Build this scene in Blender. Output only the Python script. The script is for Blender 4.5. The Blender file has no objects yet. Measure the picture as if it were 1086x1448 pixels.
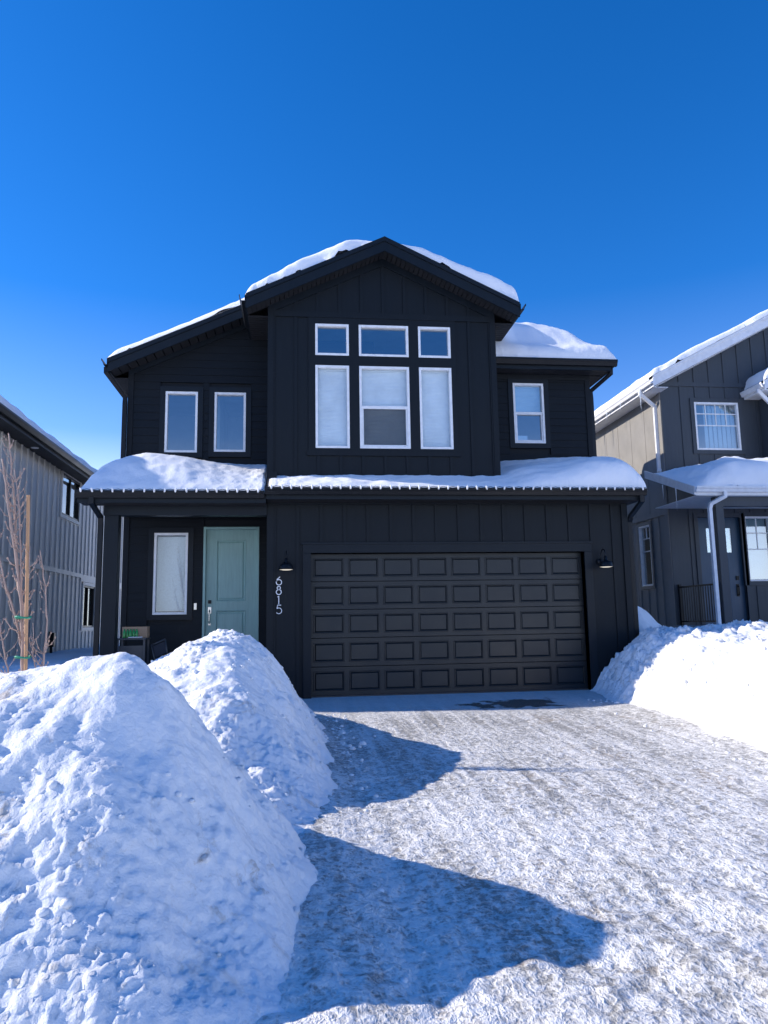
import bpy, math, random
import numpy as np
from mathutils import Vector, Matrix

random.seed(7)
S = bpy.context.scene
COL = S.collection
PI = math.pi

# ------------------------------------------------------------------ helpers
def V(*a): return Vector(a)

class MB:
    """collects shapes, then links them as one mesh object"""
    def __init__(s): s.v = []; s.f = []
    def add(s, vs, fs):
        o = len(s.v); s.v += [tuple(v) for v in vs]; s.f += [tuple(i + o for i in f) for f in fs]
    def box(s, x0, x1, y0, y1, z0, z1):
        vs = [(x, y, z) for x in (x0, x1) for y in (y0, y1) for z in (z0, z1)]
        s.add(vs, [(0, 1, 3, 2), (4, 6, 7, 5), (0, 4, 5, 1), (2, 3, 7, 6), (0, 2, 6, 4), (1, 5, 7, 3)])
    def hexa(s, a, b):
        """a, b: 4 corner loops"""
        s.add(list(a) + list(b), [(3, 2, 1, 0), (4, 5, 6, 7), (0, 1, 5, 4), (1, 2, 6, 5), (2, 3, 7, 6), (3, 0, 4, 7)])
    def prism(s, poly, d):
        """poly: list of 3d points, d: extrusion vector"""
        n = len(poly); d = Vector(d)
        vs = [Vector(p) for p in poly] + [Vector(p) + d for p in poly]
        fs = [tuple(range(n - 1, -1, -1)), tuple(range(n, 2 * n))]
        fs += [(i, (i + 1) % n, n + (i + 1) % n, n + i) for i in range(n)]
        s.add(vs, fs)
    def tube(s, pts, r, n=8, cap=True, sq=None):
        pts = [Vector(p) for p in pts]
        rs = r if isinstance(r, (list, tuple)) else [r] * len(pts)
        t0 = (pts[1] - pts[0]).normalized()
        up = Vector((0, 0, 1)) if abs(t0.z) < .9 else Vector((0, 1, 0))
        a = t0.cross(up).normalized(); b = a.cross(t0).normalized()
        rings = []
        for i, p in enumerate(pts):
            if i == 0: t = t0
            elif i == len(pts) - 1: t = (pts[i] - pts[i - 1]).normalized()
            else: t = ((pts[i + 1] - pts[i]).normalized() + (pts[i] - pts[i - 1]).normalized()).normalized()
            a = (a - t * a.dot(t)).normalized(); b = t.cross(a).normalized()
            ring = []
            if sq:
                for (sx, sy) in ((-1, -1), (1, -1), (1, 1), (-1, 1)):
                    ring.append(p + a * sx * sq[0] + b * sy * sq[1])
            else:
                for k in range(n):
                    th = 2 * PI * k / n
                    ring.append(p + a * math.cos(th) * rs[i] + b * math.sin(th) * rs[i])
            rings.append(ring)
        m = len(rings[0])
        vs = [q for rg in rings for q in rg]; fs = []
        for i in range(len(rings) - 1):
            for k in range(m):
                k2 = (k + 1) % m
                fs.append((i * m + k, i * m + k2, (i + 1) * m + k2, (i + 1) * m + k))
        if cap:
            fs.append(tuple(range(m - 1, -1, -1))); fs.append(tuple((len(rings) - 1) * m + k for k in range(m)))
        s.add(vs, fs)
    def lathe(s, c, prof, n=24, ax='z'):
        c = Vector(c); vs = []; fs = []
        for (r, h) in prof:
            for k in range(n):
                th = 2 * PI * k / n
                q = Vector((r * math.cos(th), r * math.sin(th), h))
                if ax == 'y': q = Vector((q.x, q.z, q.y))
                vs.append(c + q)
        for i in range(len(prof) - 1):
            for k in range(n):
                k2 = (k + 1) % n
                fs.append((i * n + k, i * n + k2, (i + 1) * n + k2, (i + 1) * n + k))
        s.add(vs, fs)
    def build(s, name, mat, parent=None, smooth=False, bevel=0, recalc=True):
        me = bpy.data.meshes.new(name); me.from_pydata(s.v, [], s.f); me.update()
        o = bpy.data.objects.new(name, me); COL.objects.link(o)
        if mat: me.materials.append(mat)
        import bmesh
        if recalc:
            bm = bmesh.new(); bm.from_mesh(me); bmesh.ops.recalc_face_normals(bm, faces=bm.faces); bm.to_mesh(me); bm.free()
        if smooth: me.polygons.foreach_set('use_smooth', [True] * len(me.polygons))
        if bevel:
            md = o.modifiers.new('bevel', 'BEVEL'); md.width = bevel; md.segments = 2; md.limit_method = 'ANGLE'
        if parent: o.parent = parent
        return o

class Fr:
    """local frame on a wall: u along the wall, v up, w outwards"""
    def __init__(s, o, r, n): s.o = Vector(o); s.r = Vector(r); s.n = Vector(n)
    def p(s, u, v, w=0): return s.o + s.r * u + s.n * w + Vector((0, 0, v))
    def box(s, mb, u0, u1, v0, v1, w0, w1):
        a = [s.p(u0, v0, w0), s.p(u1, v0, w0), s.p(u1, v1, w0), s.p(u0, v1, w0)]
        b = [s.p(u0, v0, w1), s.p(u1, v0, w1), s.p(u1, v1, w1), s.p(u0, v1, w1)]
        mb.hexa(a, b)

def empty(name, loc=(0, 0, 0)):
    o = bpy.data.objects.new(name, None); COL.objects.link(o); o.location = loc; o.empty_display_size = .2
    return o
def tag(o, label, cat, group=None):
    o['label'] = label; o['category'] = cat
    if group: o['group'] = group
    return o
def struct(o, kind='structure'):
    o['kind'] = kind; return o
def reparent_keep(o, root):
    o.parent = root; o.matrix_parent_inverse = Matrix.Translation(root.location).inverted()

class Thing:
    """an Empty at the base; parts are built in world coordinates under it"""
    def __init__(s, name, loc, label, cat, group=None):
        s.root = empty(name, loc); tag(s.root, label, cat, group)
        s.inv = Matrix.Translation(Vector(loc)).inverted()
    def part(s, mb, name, mat, **k):
        o = mb.build(name, mat, None, **k); o.parent = s.root; o.matrix_parent_inverse = s.inv
        return o
def sub(par, mb, name, mat, **k):
    o = mb.build(name, mat, None, **k); o.parent = par
    return o

# numpy perlin noise -------------------------------------------------
_r = np.random.RandomState(11)
_perm = _r.permutation(512); _perm = np.concatenate([_perm, _perm, _perm])
_g = _r.rand(512) * 2 * np.pi
_gx, _gy = np.cos(_g), np.sin(_g)
def perlin(x, y):
    xi = np.floor(x).astype(int); yi = np.floor(y).astype(int)
    xf = x - xi; yf = y - yi
    u = xf * xf * xf * (xf * (xf * 6 - 15) + 10); w = yf * yf * yf * (yf * (yf * 6 - 15) + 10)
    def gr(ix, iy, dx, dy):
        h = _perm[(_perm[ix & 511] + iy) & 511]
        return _gx[h] * dx + _gy[h] * dy
    a = gr(xi, yi, xf, yf); b = gr(xi + 1, yi, xf - 1, yf)
    c = gr(xi, yi + 1, xf, yf - 1); d = gr(xi + 1, yi + 1, xf - 1, yf - 1)
    return (a + (b - a) * u) * (1 - w) + (c + (d - c) * u) * w
def fbm(x, y, sc, oct=4, gain=.5, off=0.):
    r = 0; a = 1.; x = np.asarray(x) * sc + off; y = np.asarray(y) * sc + off * 1.7
    for i in range(oct):
        r = r + a * perlin(x, y); x = x * 2.03 + 13.1; y = y * 2.03 + 7.7; a *= gain
    return r
def ridged(x, y, sc, oct=4, gain=.5, off=0.):
    r = 0; a = 1.; x = np.asarray(x) * sc + off; y = np.asarray(y) * sc + off * 1.7
    for i in range(oct):
        r = r + a * (1 - 2 * np.abs(perlin(x, y))); x = x * 2.03 + 13.1; y = y * 2.03 + 7.7; a *= gain
    return r
def sstep(a, b, x):
    t = np.clip((x - a) / (b - a), 0, 1); return t * t * (3 - 2 * t)

def grid_mesh(name, P, mat, keep=None, parent=None, smooth=True):
    """P: (n,m,3) array"""
    n, m = P.shape[:2]
    idx = np.arange(n * m).reshape(n, m)
    f = np.stack([idx[:-1, :-1], idx[1:, :-1], idx[1:, 1:], idx[:-1, 1:]], -1).reshape(-1, 4)
    if keep is not None:
        k = (keep[:-1, :-1] | keep[1:, :-1] | keep[1:, 1:] | keep[:-1, 1:]).reshape(-1)
        f = f[k]
        used = np.zeros(n * m, bool); used[f.ravel()] = True
        new = np.cumsum(used) - 1
        f = new[f]; co = P.reshape(-1, 3)[used]
    else: co = P.reshape(-1, 3)
    me = bpy.data.meshes.new(name)
    me.vertices.add(len(co)); me.vertices.foreach_set('co', co.astype(np.float32).ravel())
    me.loops.add(len(f) * 4); me.loops.foreach_set('vertex_index', f.astype(np.int32).ravel())
    me.polygons.add(len(f)); me.polygons.foreach_set('loop_start', np.arange(0, len(f) * 4, 4, dtype=np.int32))
    if smooth: me.polygons.foreach_set('use_smooth', np.ones(len(f), bool))
    me.update(calc_edges=True); me.validate()
    o = bpy.data.objects.new(name, me); COL.objects.link(o); me.materials.append(mat)
    if parent: o.parent = parent
    return o

# ------------------------------------------------------------------ materials
def mat_new(name):
    m = bpy.data.materials.new(name); m.use_nodes = True
    nt = m.node_tree; nt.nodes.clear()
    out = nt.nodes.new('ShaderNodeOutputMaterial')
    return m, nt, out
class N:
    def __init__(s, nt): s.nt = nt
    def n(s, t, **k):
        nd = s.nt.nodes.new(t)
        for a, b in k.items():
            if a in nd.inputs: nd.inputs[a].default_value = b
            else: setattr(nd, a, b)
        return nd
    def l(s, a, b): s.nt.links.new(a, b)
def coords(h, scale=(1, 1, 1)):
    g = h.n('ShaderNodeNewGeometry'); m = h.n('ShaderNodeMapping'); m.inputs['Scale'].default_value = scale
    h.l(g.outputs['Position'], m.inputs['Vector']); return m.outputs['Vector']
def ramp(h, fac, stops):
    r = h.n('ShaderNodeValToRGB'); e = r.color_ramp.elements
    while len(e) < len(stops): e.new(.5)
    for i, (p, c) in enumerate(stops):
        e[i].position = p; e[i].color = (c[0], c[1], c[2], 1) if isinstance(c, (tuple, list)) else (c, c, c, 1)
    h.l(fac, r.inputs['Fac']); return r.outputs['Color']
def mixc(h, fac, a, b, mode='MIX'):
    m = h.n('ShaderNodeMix', data_type='RGBA', blend_type=mode)
    if hasattr(fac, 'links'): h.l(fac, m.inputs[0])
    else: m.inputs[0].default_value = fac
    for s, i in ((a, 6), (b, 7)):
        if hasattr(s, 'links'): h.l(s, m.inputs[i])
        else: m.inputs[i].default_value = (s[0], s[1], s[2], 1)
    return m.outputs[2]
def noise(h, vec, scale, detail=4, rough=.5, dist=0):
    n = h.n('ShaderNodeTexNoise'); n.inputs['Scale'].default_value = scale; n.inputs['Detail'].default_value = detail
    n.inputs['Roughness'].default_value = rough; n.inputs['Distortion'].default_value = dist
    h.l(vec, n.inputs['Vector']); return n.outputs['Fac']
def bump(h, height, strength, dist, nrm=None):
    b = h.n('ShaderNodeBump'); b.inputs['Strength'].default_value = strength; b.inputs['Distance'].default_value = dist
    h.l(height, b.inputs['Height'])
    if nrm: h.l(nrm, b.inputs['Normal'])
    return b.outputs['Normal']

def paint(name, col, rough=.5, var=.18, grain=(30, 30, 3), gstr=.25, spec=.5, metal=0.0, dirt=None):
    m, nt, out = mat_new(name); h = N(nt)
    b = h.n('ShaderNodeBsdfPrincipled'); h.l(b.outputs[0], out.inputs[0])
    c1 = coords(h); c2 = coords(h, grain)
    n1 = noise(h, c1, 1.7, 5, .6); n2 = noise(h, c2, 1.0, 4, .6)
    lo = tuple(x * (1 - var) for x in col); hi = tuple(min(1, x * (1 + var)) for x in col)
    cc = mixc(h, n1, lo, hi)
    cc = mixc(h, .35, cc, ramp(h, n2, [(.3, tuple(x * .75 for x in col)), (.7, tuple(min(1, x * 1.25) for x in col))]))
    if dirt:
        n3 = noise(h, coords(h, (9, 9, 2.5)), 1.0, 6, .7)
        cc = mixc(h, ramp(h, n3, [(.62, 0), (.75, .55)]), cc, dirt)
    h.l(cc, b.inputs['Base Color'])
    rr = h.n('ShaderNodeMapRange'); rr.inputs['To Min'].default_value = max(.05, rough - .12); rr.inputs['To Max'].default_value = min(1, rough + .15)
    h.l(n1, rr.inputs['Value']); h.l(rr.outputs[0], b.inputs['Roughness'])
    b.inputs['Specular IOR Level'].default_value = spec; b.inputs['Metallic'].default_value = metal
    if gstr: h.l(bump(h, n2, gstr, .004), b.inputs['Normal'])
    return m

def snow_mat(name, col=(.86, .87, .89), fine=1.0, dirt=0.0, coarse=.5):
    m, nt, out = mat_new(name); h = N(nt)
    b = h.n('ShaderNodeBsdfPrincipled'); h.l(b.outputs[0], out.inputs[0])
    c = coords(h)
    cc = mixc(h, noise(h, c, 1.2, 4), tuple(x * .96 for x in col), tuple(min(.97, x * 1.03) for x in col))
    if dirt:
        n3 = noise(h, c, 5.0, 7, .72, .6); n4 = noise(h, c, .9, 3)
        f = h.n('ShaderNodeMath', operation='MULTIPLY')
        h.l(ramp(h, n3, [(.56, 0), (.68, 1)]), f.inputs[0]); h.l(ramp(h, n4, [(.42, 0), (.62, dirt)]), f.inputs[1])
        cc = mixc(h, f.outputs[0], cc, (.40, .31, .22))
    h.l(cc, b.inputs['Base Color'])
    b.inputs['Roughness'].default_value = .7; b.inputs['Specular IOR Level'].default_value = .25
    a1 = noise(h, c, 28, 6, .62, .4); a2 = noise(h, c, 110, 4, .6)
    v = h.n('ShaderNodeTexVoronoi'); v.inputs['Scale'].default_value = 21; v.feature = 'SMOOTH_F1'; h.l(c, v.inputs['Vector'])
    n1 = bump(h, v.outputs['Distance'], coarse * .5, .03)
    n1 = bump(h, a1, .55 * fine, .02, n1); n1 = bump(h, a2, .35 * fine, .006, n1)
    h.l(n1, b.inputs['Normal'])
    return m

M = {}
M['black'] = paint('black_siding_paint', (.0058, .0092, .0130), .50, .2, (26, 26, 2.2), .35, .22, dirt=(.018, .020, .023))
M['black_lap'] = paint('black_lap_paint', (.0055, .0082, .0115), .55, .3, (2.2, 26, 26), .6, .22, dirt=(.02, .021, .022))
M['black_trim'] = paint('black_trim_paint', (.0066, .0108, .0160), .42, .15, (20, 20, 3), .2, .22, dirt=(.022, .026, .032))
M['black_metal'] = paint('black_metal', (.007, .009, .012), .35, .1, (8, 8, 8), .05, .22)
M['door_black'] = paint('garage_door_paint', (.0098, .0142, .0182), .36, .15, (2, 30, 30), .4, .42)
M['shingle'] = paint('dark_shingles', (.035, .036, .04), .9, .3, (20, 20, 20), .8, .2)
M['white'] = paint('white_vinyl', (.78, .79, .80), .35, .03, (10, 10, 10), .03, .5)
M['white_trim'] = paint('white_painted_trim', (.72, .73, .75), .45, .06, (8, 8, 8), .05, .4)
M['teal'] = paint('teal_door_paint', (.25, .42, .385), .38, .06, (30, 30, 3), .12, .5)
M['steel'] = paint('brushed_steel', (.62, .60, .56), .25, .05, (60, 60, 4), .1, .5, 1.0)
M['grey_siding'] = paint('grey_siding_paint', (.74, .70, .64), .5, .08, (20, 20, 2), .2, .4)
M['grey_soffit'] = paint('dark_soffit', (.018, .019, .022), .6, .1, (1, 40, 1), .3, .3)
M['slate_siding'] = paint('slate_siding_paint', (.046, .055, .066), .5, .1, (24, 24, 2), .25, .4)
M['slate_sunlit'] = paint('slate_siding_sunlit', (.235, .225, .21), .6, .16, (3, 3, 2), .3, .3)  # same slate siding, colour lightened to stand for sun on the side wall
M['blue_door'] = paint('blue_door_paint', (.018, .06, .115), .4, .08, (30, 30, 3), .15, .5)
M['room'] = paint('room_walls', (.55, .55, .53), .8, .04, (3, 3, 3), .0, .2)
M['blind'] = paint('white_blind', (.84, .85, .86), .6, .02, (3, 3, 3), .0, .3)
M['shade'] = paint('grey_roller_shade', (.66, .67, .66), .7, .04, (40, 40, 40), .05, .2)
M['concrete'] = paint('porch_concrete', (.33, .32, .31), .8, .12, (20, 20, 20), .3, .3)
M['card'] = paint('cardboard', (.36, .255, .175), .85, .08, (3, 3, 60), .15, .2)
M['greenglass'] = paint('green_plastic', (.02, .26, .06), .25, .3, (40, 40, 8), .2, .5)
M['paper'] = paint('white_paper', (.75, .76, .78), .7, .04, (10, 10, 10), .05, .2)
M['terracotta'] = paint('terracotta', (.48, .22, .12), .8, .1, (20, 20, 20), .2, .2)
M['table'] = paint('dark_table_metal', (.05, .055, .065), .4, .1, (10, 10, 10), .1, .5)
M['chairfab'] = paint('dark_chair_fabric', (.03, .034, .045), .8, .2, (60, 60, 60), .3, .2)
M['bark'] = paint('sapling_bark', (.40, .29, .24), .75, .3, (40, 40, 12), .6, .25, dirt=(.5, .42, .37))
M['stakewood'] = paint('stake_wood', (.50, .29, .16), .75, .2, (40, 40, 3), .4, .2)
M['greentie'] = paint('green_tie', (.02, .28, .16), .4, .1, (10, 10, 10), .05, .4)
M['seal'] = paint('door_seal', (.12, .095, .08), .7, .2, (10, 10, 10), .1, .3)
M['snow'] = snow_mat('snow_clean', fine=.55, coarse=.12)
M['snow_roof'] = snow_mat('snow_roof', fine=.6, coarse=.10)
M['snow_bank'] = snow_mat('snow_ploughed', col=(.83, .84, .86), fine=1.0, dirt=.75, coarse=.4)

def glass_mat(name, tint, f0=.16):
    m, nt, out = mat_new(name); h = N(nt)
    t = h.n('ShaderNodeBsdfTransparent'); t.inputs[0].default_value = (*tint, 1)
    g = h.n('ShaderNodeBsdfGlossy'); g.inputs['Roughness'].default_value = .02; g.inputs[0].default_value = (.93, .97, 1, 1)
    lw = h.n('ShaderNodeLayerWeight'); lw.inputs['Blend'].default_value = .5
    pw = h.n('ShaderNodeMath', operation='POWER'); h.l(lw.outputs['Facing'], pw.inputs[0]); pw.inputs[1].default_value = 4.5
    fr = h.n('ShaderNodeMapRange'); h.l(pw.outputs[0], fr.inputs['Value']); fr.inputs['To Min'].default_value = f0; fr.inputs['To Max'].default_value = 1
    c = coords(h); h.l(bump(h, noise(h, c, 1.3, 2), .06, .02), g.inputs['Normal'])
    mx = h.n('ShaderNodeMixShader'); h.l(fr.outputs[0], mx.inputs[0]); h.l(t.outputs[0], mx.inputs[1]); h.l(g.outputs[0], mx.inputs[2])
    h.l(mx.outputs[0], out.inputs[0]); return m
M['glass'] = glass_mat('window_glass', (.70, .86, .94), .30)
M['glass_clear'] = glass_mat('window_glass_clear', (.88, .95, .98), .10)
def ice_mat():
    m, nt, out = mat_new('ice'); h = N(nt)
    t = h.n('ShaderNodeBsdfTransparent'); t.inputs[0].default_value = (.8, .85, .9, 1)
    g = h.n('ShaderNodeBsdfPrincipled'); g.inputs['Base Color'].default_value = (.8, .84, .88, 1); g.inputs['Roughness'].default_value = .15
    mx = h.n('ShaderNodeMixShader'); mx.inputs[0].default_value = .6
    h.l(t.outputs[0], mx.inputs[1]); h.l(g.outputs[0], mx.inputs[2]); h.l(mx.outputs[0], out.inputs[0]); return m
M['ice'] = ice_mat()
def emit_mat(name, col, s):
    m, nt, out = mat_new(name); h = N(nt)
    e = h.n('ShaderNodeEmission'); e.inputs[0].default_value = (*col, 1); e.inputs[1].default_value = s
    h.l(e.outputs[0], out.inputs[0]); return m
M['lamp_glow'] = emit_mat('lamp_glow', (1, .93, .82), .5)

def drive_mat():
    m, nt, out = mat_new('frosted_driveway'); h = N(nt)
    b = h.n('ShaderNodeBsdfPrincipled'); h.l(b.outputs[0], out.inputs[0])
    g = h.n('ShaderNodeNewGeometry')
    c = g.outputs['Position']
    sep = h.n('ShaderNodeSeparateXYZ'); h.l(c, sep.inputs[0])
    big = noise(h, c, .55, 4, .6, .3)
    def math2(op, a, bb=0.0):
        k = h.n('ShaderNodeMath', operation=op)
        for i, q in enumerate((a, bb)):
            if hasattr(q, 'links'): h.l(q, k.inputs[i])
            else: k.inputs[i].default_value = q
        return k.outputs[0]
    def clamp01(a):
        k = h.n('ShaderNodeClamp'); h.l(a, k.inputs[0]); return k.outputs[0]
    def worm(vec, sc, width, det=3, dist=.35):
        n_ = noise(h, vec, sc, det, .55, dist)
        return clamp01(math2('SUBTRACT', 1.0, math2('MULTIPLY', math2('ABSOLUTE', math2('SUBTRACT', n_, .5)), width)))
    mp = h.n('ShaderNodeMapping'); mp.inputs['Rotation'].default_value = (0, 0, .12); mp.inputs['Scale'].default_value = (4.2, .30, 1)
    h.l(c, mp.inputs['Vector'])
    track = noise(h, mp.outputs[0], 1.0, 4, .6, .3)
    mp3 = h.n('ShaderNodeMapping'); mp3.inputs['Rotation'].default_value = (0, 0, -.42); mp3.inputs['Scale'].default_value = (9.0, .45, 1)
    h.l(c, mp3.inputs['Vector'])
    track2 = noise(h, mp3.outputs[0], 1.0, 3, .6, .4)
    mp2 = h.n('ShaderNodeMapping'); mp2.inputs['Rotation'].default_value = (0, 0, -.35); mp2.inputs['Scale'].default_value = (1.0, .6, 1)
    h.l(c, mp2.inputs['Vector'])
    w1 = worm(mp2.outputs[0], 9.0, 11); w2 = worm(c, 19.0, 8); w3 = worm(mp2.outputs[0], 42.0, 6, 2)
    patch = noise(h, c, 16.0, 5, .62, .2); fine = noise(h, c, 170, 3, .6); grit = noise(h, c, 70, 3, .6)
    amt = h.n('ShaderNodeMapRange'); amt.inputs['From Min'].default_value = -10.5; amt.inputs['From Max'].default_value = -4.0
    amt.inputs['To Min'].default_value = .09; amt.inputs['To Max'].default_value = -.01
    h.l(sep.outputs['Y'], amt.inputs['Value'])
    mod = math2('ADD', math2('ADD', math2('MULTIPLY', math2('SUBTRACT', big, .5), .42), math2('ADD', math2('MULTIPLY', math2('SUBTRACT', track, .5), .46), math2('MULTIPLY', math2('SUBTRACT', track2, .5), .42))), amt.outputs[0])
    s = math2('ADD', math2('MULTIPLY', patch, .75), math2('ADD', math2('MULTIPLY', w1, .13), math2('ADD', math2('MULTIPLY', w2, .17), math2('MULTIPLY', w3, .10))))
    s = math2('ADD', s, mod)
    # two pairs of tyre tracks packed into the snow
    wav = math2('ADD', math2('MULTIPLY', math2('SUBTRACT', noise(h, mp.outputs[0], .25, 2), .5), .25), math2('MULTIPLY', sep.outputs['Y'], .045))
    for x0_, w_ in ((1.62, .12), (3.22, .12), (2.15, .08), (3.70, .08)):
        dd = math2('ABSOLUTE', math2('SUBTRACT', math2('SUBTRACT', sep.outputs['X'], x0_), wav))
        lane = ramp(h, math2('DIVIDE', dd, w_ * 2), [(.36, 1), (.46, 0)]); rim = ramp(h, math2('DIVIDE', dd, w_ * 2), [(.40, 0), (.50, 1), (.66, 0)])
        s = math2('ADD', s, math2('SUBTRACT', math2('MULTIPLY', rim, .05), math2('MULTIPLY', lane, .045)))
    mask = ramp(h, s, [(.43, 0), (.57, .50), (.73, 1)])
    conc = mixc(h, noise(h, c, 2.3, 5, .6), (.29, .284, .272), (.42, .41, .395))
    conc = mixc(h, ramp(h, grit, [(.35, .55), (.6, 0)]), conc, (.17, .165, .155))
    stain = ramp(h, noise(h, c, 1.3, 5, .65, .8), [(.58, 0), (.66, .5)])
    conc = mixc(h, stain, conc, (.30, .235, .17))
    col = mixc(h, mask, conc, (.80, .79, .775))
    # wet bare patch close to the garage
    wet = h.n('ShaderNodeMath', operation='MULTIPLY')
    dx = math2('DIVIDE', math2('SUBTRACT', sep.outputs['X'], 3.15), 1.15); dy = math2('DIVIDE', math2('SUBTRACT', sep.outputs['Y'], -1.35), .70)
    d = math2('SQRT', math2('ADD', math2('MULTIPLY', dx, dx), math2('MULTIPLY', dy, dy)), 0)
    d = math2('ADD', d, math2('MULTIPLY', math2('SUBTRACT', noise(h, c, 1.9, 4, .6, .5), .5), 2.4))
    wetm = ramp(h, d, [(.58, 1), (.70, 0)])
    # thin even frost film in the strip by the door
    film = h.n('ShaderNodeMapRange'); film.inputs['From Min'].default_value = -2.6; film.inputs['From Max'].default_value = -1.2
    h.l(sep.outputs['Y'], film.inputs['Value'])
    filmc = mixc(h, noise(h, c, 3.5, 5, .6, .7), (.56, .57, .58), (.74, .74, .74))
    col = mixc(h, math2('MULTIPLY', film.outputs[0], .8), col, filmc)
    col = mixc(h, wetm, col, (.13, .128, .122))
    # expansion joint
    jt = math2('ABSOLUTE', math2('SUBTRACT', sep.outputs['X'], math2('ADD', 2.44, math2('MULTIPLY', big, .02))), 0)
    h.l(col, b.inputs['Base Color'])
    rg = ramp(h, wetm, [(0, .7), (1, .12)]); h.l(rg, b.inputs['Roughness'])
    b.inputs['Specular IOR Level'].default_value = .35
    n1 = bump(h, s, .8, .028); n1 = bump(h, fine, .4, .004, n1)
    h.l(n1, b.inputs['Normal'])
    return m
M['drive'] = drive_mat()

# ------------------------------------------------------------------ camera
cam_d = bpy.data.cameras.new('camera'); cam = bpy.data.objects.new('camera', cam_d); COL.objects.link(cam)
F, CX, CY, CZ = 1066.02, -.272089, -13.003798, 1.245812
yaw, pitch, roll = math.radians(6.8006), math.radians(8.30936), math.radians(-.98524)
fwd = V(math.sin(yaw) * math.cos(pitch), math.cos(yaw) * math.cos(pitch), math.sin(pitch))
rt = V(math.cos(yaw), -math.sin(yaw), 0); up = rt.cross(fwd)
r2 = rt * math.cos(roll) + up * math.sin(roll); u2 = -rt * math.sin(roll) + up * math.cos(roll)
mw = Matrix((( r2.x, u2.x, -fwd.x, CX), (r2.y, u2.y, -fwd.y, CY), (r2.z, u2.z, -fwd.z, CZ), (0, 0, 0, 1)))
cam.matrix_world = mw
cam_d.sensor_fit = 'VERTICAL'; cam_d.sensor_height = 24; cam_d.lens = 24 * F / 1448
cam_d.clip_end = 2000; cam_d.clip_start = .05
S.camera = cam

# ------------------------------------------------------------------ light
SX, SY = 1.8, -.40            # horizontal travel of the light per metre it falls
sdir = V(-SX, -SY, 1).normalized()          # towards the sun
elev = math.asin(sdir.z); az = math.atan2(sdir.x, sdir.y)   # from +y towards +x
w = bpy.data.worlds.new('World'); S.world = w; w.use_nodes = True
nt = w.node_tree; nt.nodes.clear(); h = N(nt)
sky = h.n('ShaderNodeTexSky'); sky.sky_type = 'NISHITA'; sky.sun_disc = False
sky.sun_elevation = elev; sky.sun_rotation = az
sky.altitude = 1800; sky.air_density = 1.0; sky.dust_density = .4; sky.ozone_density = 3.0
hs = h.n('ShaderNodeHueSaturation'); hs.inputs['Saturation'].default_value = 1.2; hs.inputs['Hue'].default_value = .5
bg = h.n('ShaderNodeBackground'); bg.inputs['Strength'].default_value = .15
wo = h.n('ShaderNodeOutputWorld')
tint = mixc(h, 1.0, sky.outputs[0], (.70, .81, 1.04), 'MULTIPLY')
h.l(tint, hs.inputs['Color'])
# paler, brighter band added low in the sky to make ambient light less blue
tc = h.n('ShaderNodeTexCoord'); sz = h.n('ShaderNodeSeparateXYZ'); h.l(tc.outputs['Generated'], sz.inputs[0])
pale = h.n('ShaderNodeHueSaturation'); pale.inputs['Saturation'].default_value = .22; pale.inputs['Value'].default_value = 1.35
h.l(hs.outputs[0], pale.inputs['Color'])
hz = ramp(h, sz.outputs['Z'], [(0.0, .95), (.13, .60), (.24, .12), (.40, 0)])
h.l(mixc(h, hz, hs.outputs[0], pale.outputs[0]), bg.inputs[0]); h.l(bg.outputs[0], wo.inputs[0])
sun_d = bpy.data.lights.new('sun', 'SUN'); sun_d.energy = 4.2; sun_d.angle = math.radians(.53); sun_d.color = (1, .915, .80)
sun = bpy.data.objects.new('sun', sun_d); COL.objects.link(sun); sun.rotation_euler = sdir.to_track_quat('Z', 'Y').to_euler()
sun.location = (-20, 10, 20)
S.view_settings.view_transform = 'Standard'; S.view_settings.look = 'None'; S.view_settings.exposure = .65; S.view_settings.gamma = 1
S.cycles.max_bounces = 8; S.cycles.transparent_max_bounces = 12

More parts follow.
